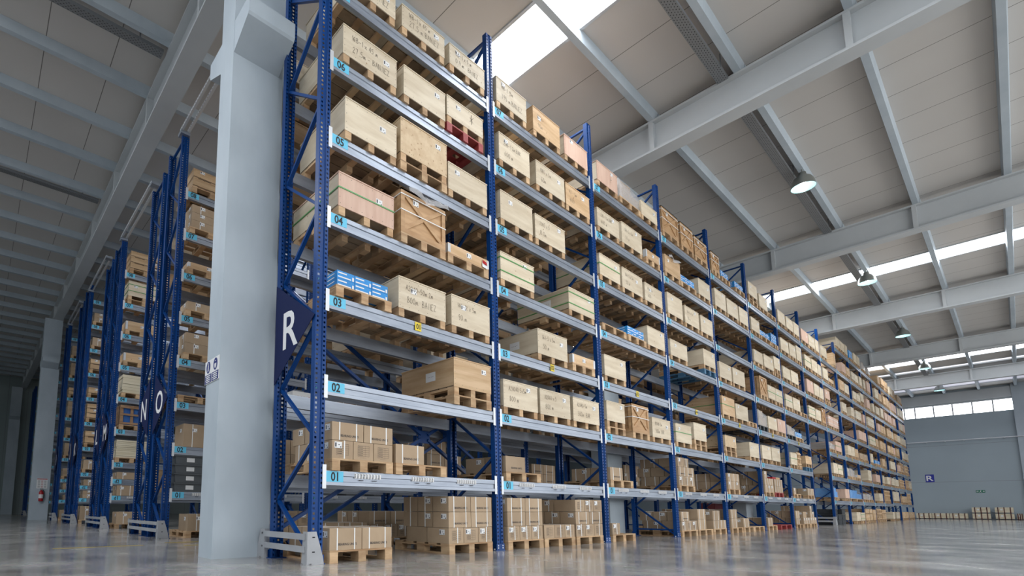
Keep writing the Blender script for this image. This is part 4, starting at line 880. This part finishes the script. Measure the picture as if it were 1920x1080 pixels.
NAMES = {'ply': 'pale plywood crate', 'pine': 'brown pine crate', 'pink': 'reddish plywood crate', 'osb': 'spotted board crate', 'xc': 'crate with X-braced front', 'low': 'low hinged-corner box', 'blue': 'blue cartons',
         'wrap': 'load in clear stretch wrap', 'wrapb': 'blue load in clear stretch wrap', 'slat': 'open slatted crate', 'carton': 'large brown carton', 'emp': 'empty wooden pallet'}
slots = {}
for e in ITEMS.split(';'):
    k, l, kd, a, w, h, o = e.split(','); slots.setdefault((int(k), int(l)), []).append((kd, float(a), float(w), float(h), o.split('+')))
YF = -.03
for (k, l), L in slots.items():
    n = len(L)
    for i, (kd, a, w, h, o) in enumerate(L):
        pos = {1: ['lone'], 2: ['left', 'right'], 3: ['left', 'middle', 'right']}.get(n, [s + '-from-left' for s in ORD])[i]
        where = ('shelf %02d' % l if l else 'floor') + ', %s bay of rack R' % ORD[k]
        near = k <= 4; z = zt(l) + .0005
        if k == 13 and l == 1: z += .06
        if a < .127: w -= .127 - a; a = .127
        x = xR(k) - .03 + a + w / 2; nm = NAMES[kd]; W = w - .012; h = min(h, .68 if l < 8 else h)
        text = mark = None; st = []; pm = 'skid'; d = 1.0
        for q in o:
            if q[0] == 'w' and len(q) == 2 and q[1] in HW: text = HW[q[1]]
            if q == 'star': mark = '*'
            if q == 'plus': mark = '+'
            if q == 'g1': st = [(h * .62, 'green')]
            if q == 'g2': st = [(h * .42, 'green'), (h * .82, 'green')]
            if q == 'w2': st = [(h * .42, 'white'), (h * .78, 'white')]
            if q == 'pr': pm = 'redpal'
            if q == 'pb': pm = 'bluepal'
            if q == 'pk': pm = 'blackpal'
        onp = any(q in ('p2', 'pr', 'pb', 'pk') for q in o) or kd in ('xc', 'low', 'osb', 'slat', 'wrap', 'wrapb', 'carton', 'emp')
        full = '%s%s, %s on %s' % (nm, ' with handwriting' if text else ' with green straps' if st and st[0][1] == 'green' else '', pos, where)
        pn = '%s pallet under %s, %s on %s' % (PN[pm], {'xc': 'X-braced crate', 'low': 'low box'}.get(kd, 'load'), pos, where)
        if kd == 'emp': pallet(x, YF, z, W, 'empty wooden pallet, %s on %s' % (pos, where), d, .125, 'skid', 'empty pallets'); continue
        if kd == 'blue': bluestack(x, YF, z, W, h, '%s pallet, %s' % (pos, where), near=k < 2); continue
        yo = 0
        if onp:
            ph = pallet(x, YF, z, W, pn, d, .125, pm, 'pallets under single loads') + .001; z += ph; h -= ph; st = [(s - ph, c) for s, c in st]
        g = {'ply': 'pale plywood crates', 'pine': 'brown pine crates', 'pink': 'reddish plywood crates'}.get(kd)
        if 'two' in o:
            h *= .66; plank_crate(x, YF, z, W, d, h, full.replace('crate', 'lower crate', 1), kd, near, None, st, g); plank_crate(x, YF, z + h + .001, W, d, h * .55, full.replace('crate', 'upper crate', 1), kd, near, None, [], g, skid=.02); continue
        if kd in ('ply', 'pine', 'pink', 'osb'):
            cr = plank_crate(x, YF, z, W - .012, d, h, full, kd, near, text, st, g, True, 'bag' in o, mark, skid=.1 if h > .34 else .05)
            if ('big' in o or 'deep' in o) and k < 5:
                sp = MB().box(-.001, 0, -.09, .09, -.06, .06); write(sp, '- - - -', .05, lambda p, q: (-.0018, -p, q), 1, .01); sp.build('side_paper', ['paper', 'ink'], cr, (-W / 2 + .004, .42, h * .62))
        elif kd == 'xc': xcrate(x, YF, z, W, d * .9, h, full, near, 'X-braced crates', 'bag' in o)
        elif kd == 'low': lowbox(x, YF, z, W, d, max(.13, h), full, 'tag' in o, 'hinged-corner boxes')
        elif kd == 'slat': slatcrate(x, YF + .025, z, W - .02, d * .9, h, full, 'slatted crates', k % 2 == 1)
        elif kd == 'wrap': wrapped(x, YF, z, W - .05, .8, h, full, 'carton')
        elif kd == 'wrapb': wrapped(x, YF, z, W - .05, .9, h, full, 'blue')
        elif kd == 'carton': carton(x, YF + .02, z, W - .03, .7, h, full, None, None, True)
# carton stacks of rack R
def Rs(k, l, sx, layers, name, **kw):
    x = xR(k) - .03 + sx
    if layers: stack(x, YF, zt(l) + .0005, layers, '%s pallet, %s, %s bay, rack R' % (name, 'shelf 01' if l else 'floor', ORD[k]), **kw)
    else: pallet(x, YF, zt(l) + .0005, kw.get('w', .8), 'empty %s pallet on %s, %s bay of rack R, %s' % (PN[kw.get('mat', 'skid')], 'shelf 01' if l else 'the floor', ORD[k], name), 1.0, .125, kw.get('mat', 'skid'), 'empty pallets')
Rs(0, 0, .56, ['B2'], 'left'); Rs(0, 0, 2.24, ['A3', 'B2', 'B2'], 'right')
Rs(1, 0, .56, ['A3', 'B2', 'B2'], 'left'); Rs(1, 0, 1.39, ['A3'], 'middle', deep=False); Rs(1, 0, 2.23, ['A3', 'B2', 'A3'], 'right')
Rs(2, 0, .54, ['A1'], 'left')
Rs(3, 0, .53, ['A3', 'B1'], 'left'); Rs(3, 0, 2.22, ['B2', 'D1'], 'right'); Rs(3, 0, 1.38, ['D1', 'D1'], 'middle')
Rs(4, 0, .55, ['D1', 'D1'], 'left'); Rs(4, 0, 2.2, [], 'right'); Rs(4, 0, 1.4, ['D1'], 'middle')
Rs(5, 0, .55, ['D1'], 'left'); Rs(5, 0, 1.85, [], 'middle', w=1.1, mat='redpal')
Rs(6, 0, .53, ['B1', 'D1'], 'left'); Rs(6, 0, 1.38, ['A3', 'B1'], 'middle'); Rs(6, 0, 2.22, ['A3', 'A2', 'A1'], 'right')
Rs(0, 1, .57, ['A3', 'B2'], 'left'); Rs(0, 1, 1.41, ['D1'], 'middle')
Rs(1, 1, .55, ['D1'], 'left'); Rs(2, 1, .56, ['D1'], 'left'); Rs(3, 1, .54, ['A3', 'B2', 'A2'], 'left'); Rs(4, 1, .54, ['A3', 'A3'], 'left')
Rs(5, 1, .54, ['A3', 'B2', 'A1'], 'left'); Rs(5, 1, 1.42, ['B2', 'B2'], 'middle', mat='redpal'); Rs(6, 1, .54, ['A1'], 'left'); Rs(6, 1, 2.2, ['B2'], 'right')
for j, (pj, n) in enumerate((('left', 3), ('middle', 2), ('right', 3))):
    for q in range(n):
        t = thing('storage_bin', 'black plastic bin, %s of the %s pile on floor beyond the truck passage' % (LN[q] if q < n - 1 else 'top', pj), 'bin', (22.85 + j * .68, .05, q * .2), 'black bins beyond the passage')
        MB().prism([(-.28, 0), (.28, 0), (.31, .17), (-.31, .17)], 1, .01, .5).build('body', 'blackpal', t)
        MB().box(-.325, .325, -.004, .514, .17, .194).build('rim', 'blackpal', t)
t = thing('red_cabinet', 'dark red metal cabinet standing on the floor behind the seventh bay', 'cabinet', (19.0, 2.6, 0))
MB().box(-.7, .7, 0, .5, 0, .86).build('body', 'redcab', t)
for s in (-1, 1):
    d_ = MB().box(-.34 + s * .345, .34 + s * .345, -.02, -.002, .05, .82).build('door', 'redcab', t); MB().box(s * .06 - .012, s * .06 + .012, -.05, -.021, .4, .52).build('handle', 'bolt', d_)
for j, (dx, w_) in enumerate(((-.2, .3), (.16, .36))):
    o = MB().box(-w_ / 2, w_ / 2, 0, .3, 0, .06).build('flat_tin', ['red', 'xpine'][j], None, (xR(5) + 1.39 + dx, .02, zt(1) + .0005 + .126 + .378)); tag(o, ['red', 'orange'][j] + ' flat tin lying on cartons, shelf 01, sixth bay of rack R', 'tin')
# goods in the row behind rack R
def Ps(k, l, sx, layers, name, **kw):
    stack(xR(k) - .03 + sx, PY + .0, zt(l) + .0005, layers, '%s pallet, %s, %s bay behind rack R' % (name, 'shelf 01' if l else 'floor', ORD[k]), group='cartons behind rack R', d=.95, **kw)
for k, l, sx, La, nm in ((0, 0, .56, ['B2', 'A3'], 'left'), (0, 0, 1.42, ['B2'], 'middle'), (0, 0, 2.25, ['A3', 'B2'], 'right'), (1, 0, 2.2, ['B2', 'A3', 'B2'], 'right'), (3, 0, .6, ['A3', 'B2', 'B2'], 'left'), (4, 0, 1.3, ['B2', 'B2'], 'middle'), (5, 0, .9, ['B2', 'A3'], 'left'),
                        (0, 1, .56, ['B2', 'B2'], 'left'), (1, 1, .6, ['A3', 'B2', 'D1'], 'left'), (2, 1, .6, ['B2', 'B2'], 'left'), (3, 1, 1.5, ['A3', 'A3', 'B2'], 'middle'), (4, 1, .9, ['A3', 'B2', 'A3'], 'left'), (5, 1, .9, ['B2', 'A3'], 'left')):
    Ps(k, l, sx, La, nm)
for k in range(8):
    for l in range(2, 8):
        for j in (0, 1):
            if R_.random() < (.45 if l == 2 else .2) or (k == 0 and l == 2): continue
            w = R_.uniform(.85, 1.1); h = R_.uniform(.36, .5); kd = R_.choice(['ply', 'pine', 'pine'])
            plank_crate(xR(k) - .03 + .75 + j * 1.28 + R_.uniform(-.04, .04), PY + .02, zt(l) + .0005, w, .9, h, '%s, %s on shelf %02d, %s bay behind rack R' % (NAMES[kd], ['left', 'right'][j], l, ORD[k]), kd, False, None, [], 'crates behind rack R', R_.random() < .4)
def printed_box(x, y, z, w, d, h, label, word, col='paper', ink='red'):
    o = put('printed_carton', carton_me(w, d, h, col), None, (x, y, z)); tag(o, label, 'carton')
    mb = MB(); write(mb, word, min(.5 * h, w * .2), lambda a, b: (a, -.0012, b + h * .55), 0, .015, 1.1); mb.build('printing', ink, o)
pallet(.85, PY + .02, zt(2) + .0005, .8, 'wooden pallet under white printed carton on shelf 02 behind rack R', .9, .05, 'skid')
printed_box(.80, PY + .03, zt(2) + .052, .44, .4, .2, 'white carton with red lettering on shelf 02 behind rack R', 'NACHI')
printed_box(1.95, PY + .03, zt(2) + .0005, .4, .4, .17, 'orange-brown carton with red lettering on shelf 02 behind rack R', 'NACHI', 'pine')
carton(1.52, PY + .05, zt(2) + .0005, .42, .4, .2, 'dark brown carton beside the orange-brown lettered carton behind rack R', None, 'y', True, None, 'dark')
# goods across the aisles
def bins(y, x, z, n, label):
    for k in range(n):
        t = thing('storage_bin', label % (LN[k] if k < n - 1 or n == 1 else 'top'), 'bin', (x, y, z + k * .165), 'grey stacking bins')
        MB().prism([(-.25, 0), (.25, 0), (.27, .14), (-.27, .14)], 1, .01, .38).build('body', 'grey', t)
        MB().box(-.285, .285, -.004, .394, .14, .162).build('rim', 'grey', t)
        MB().poly([(-.07, -.0, .04), (.07, -.0, .04), (.07, -.0, .115), (-.07, -.0, .115)]).build('paper_label', 'paper', t, (0, .0085, 0))
bins(ROWP - .01, .42, OZ[1] + .0585, 4, 'dark grey bin, %s of the left stack on shelf 01 of rack O'); bins(ROWP - .01, 1.03, OZ[1] + .0585, 4, 'dark grey bin, %s of the second stack on shelf 01 of rack O')
for k, nm in ((1, 'second'), (2, 'third'), (3, 'fourth')):
    for j, pj in enumerate(('left', 'middle', 'right')): bins(ROWP - .01, xR(k) + .5 + j * .78, OZ[1] + .0585, 1 if k > 1 else 2, 'dark grey bin, %s of the ' + pj + ' stack, ' + nm + ' bay of rack O')
def aisle(row_y, zs, rn, L):
    for i, kd, x, w, h, nl in L:
        z = zs[i] + .0585 if i else .0005; sh = (ON if rn == 'O' else MN)[i]; where = ('shelf %s' % sh if i else 'the floor') + ' of rack ' + rn; x += .03; y = row_y - .03
        side = 'left' if x < .75 else 'right'
        ph = 0
        if kd != 'bare': ph = pallet(x, y, z, w, 'wooden pallet, %s end of %s' % (side, where), .95, .125, 'dark' if kd == 'dk' else 'skid', 'pallets of the lettered racks') + .001
        if kd in ('car', 'box', 'dk', 'bare'):
            n = max(1, nl); hh = h / n
            for q in range(n):
                if kd == 'box': plank_crate(x, y + .01, z + ph + q * (hh + .001), w - .04, .85, hh, 'flat wooden box, %s of the pile at %s end of %s' % (LN[q] if q < n - 1 or n == 1 else 'top', side, where), 'pine', False, None, [], 'piled flat boxes', True, skid=.02)
                else: carton(x - .02, y + .01, z + ph + q * (hh + .004), w - .1, .5, hh, 'brown carton, %s of the pile at %s end of %s' % (LN[q] if q < n - 1 or n == 1 else 'top', side, where), None, 'x' if q % 2 else 'y', True, 'cartons on lettered racks', side_lab=True)
        elif kd == 'ply': plank_crate(x, y, z + ph, w - .02, .9, h, 'pale plywood crate with green straps at %s end of %s' % (side, where), 'ply', True, None, [(h * .45, 'green'), (h * .8, 'green')], None)
        elif kd == 'low': lowbox(x, y, z + ph, w, .9, h, 'low hinged-corner box at %s end of %s' % (side, where), False, 'hinged-corner boxes')
        elif kd == 'slat': slatcrate(x, y + .025, z + ph, w - .02, .85, h, 'brown slatted crate with blue load at %s end of %s' % (side, where), None, True, 'dark')
        elif kd == 'boards':
            for q in range(nl):
                o = MB().box(-w / 2 + .02, w / 2 - .02, R_.uniform(0, .03), .8, 0, h / nl - .004).build('flat_box', 'cream', None, (x + R_.uniform(-.01, .01), y, z + ph + q * (h / nl)))
                tag(o, 'flat pale box, %s from bottom of the pile, %s' % (ORD[q], where), 'box', 'pile of flat pale boxes')
aisle(ROWP, OZ, 'O', [(8, 'box', .55, .8, .36, 2), (7, 'car', .55, .8, .45, 3), (6, 'low', .55, .8, .10, 1), (5, 'car', .55, .8, .16, 1), (4, 'car', .55, .8, .38, 2), (3, 'emp', .5, .8, .02, 1), (2, 'bare', .6, .8, .42, 1), (0, 'car', .75, .8, .3, 1),
                      (8, 'box', 1.4, .8, .3, 2), (7, 'car', 1.4, .8, .4, 3), (6, 'low', 1.4, .8, .12, 1), (5, 'car', 1.4, .8, .2, 1), (4, 'car', 1.4, .8, .3, 2), (3, 'car', 1.25, .7, .4, 1), (2, 'car', 1.5, .8, .3, 1)])
aisle(2 * ROWP, MZ, 'M', [(9, 'box', .55, .8, .5, 3), (8, 'ply', .56, .82, .50, 1), (7, 'low', .55, .8, .24, 1), (6, 'low', .55, .8, .22, 1), (5, 'boards', .55, .8, .48, 6), (4, 'slat', .56, .82, .50, 1), (3, 'boards', .5, .8, .46, 10), (2, 'bare', .5, .7, .18, 1), (1, 'bare', .42, .5, .26, 1), (0, 'car', .6, .8, .3, 1)])
aisle(3 * ROWP, MZ, 'K', [(9, 'car', .5, .8, .3, 2), (8, 'car', .5, .8, .28, 1), (7, 'box', .5, .8, .36, 2), (6, 'box', .5, .8, .22, 1), (5, 'box', .5, .8, .5, 3), (4, 'box', .5, .8, .42, 2), (3, 'car', .5, .8, .3, 1), (2, 'bare', .5, .7, .2, 1), (1, 'bare', .5, .7, .25, 2), (0, 'car', .5, .8, .45, 1)])
aisle(4 * ROWP, MZ, 'I', [(9, 'car', .5, .8, .4, 2), (8, 'car', .5, .8, .5, 3), (7, 'box', .5, .8, .3, 2), (6, 'car', .5, .8, .55, 3), (5, 'car', .5, .8, .3, 2), (4, 'car', .5, .8, .5, 2), (3, 'car', .5, .8, .3, 3), (2, 'bare', .5, .7, .25, 1), (1, 'bare', .5, .6, .2, 1), (0, 'car', .5, .8, .3, 1)])
for i, (z, kd) in enumerate(((OZ[1], 'pine'), (OZ[4], 'ply'), (OZ[6], 'pine'), (OZ[7], 'ply'))):
    plank_crate(.62, ROWP + 1.24, z + .0585, .84, .8, .46, '%s seen through the frames on shelf %s of rack N' % (NAMES[kd], ['01', '04', '06', '07'][i]), kd, False, None, [], 'crates on rack N')

# ---------------------------------------------------------------- light
w = bpy.data.worlds.new('daylight'); S.world = w; w.use_nodes = True
bg = w.node_tree.nodes['Background']; bg.inputs[0].default_value = (.86, .93, 1.0, 1); bg.inputs[1].default_value = WORLD
def area(name, loc, rot, sx, sy, power, col):
    l = bpy.data.lights.new(name, 'AREA'); l.shape = 'RECTANGLE'; l.size = sx; l.size_y = sy; l.energy = power; l.color = col
    o = bpy.data.objects.new(name, l); COL.objects.link(o); o.location = loc; o.rotation_euler = rot; return o
area('door_fill_light', (14, -13.97, 4.3), (math.radians(90), 0, 0), 34, 7, DOOR, (1, .98, .95))  # lamp added in the unseen door opening to brighten the rack fronts
for i, (a, b) in enumerate(sky[:4]):
    area('skylight_daylight', ((a + b) / 2, -1, 8.85), (0, 0, 0), b - a, 26, SKYW * (.6 if i == 3 else 1), (.95, .97, 1))  # the first one serves the added strip over the left bay
S.view_settings.view_transform = 'Standard'; S.view_settings.look = 'None'; S.view_settings.gamma = 1; S.view_settings.exposure = EXPO
S.view_settings.use_curve_mapping = False
S.cycles.max_bounces = 8; S.cycles.diffuse_bounces = 2; S.cycles.glossy_bounces = 4; S.cycles.transparent_max_bounces = 12
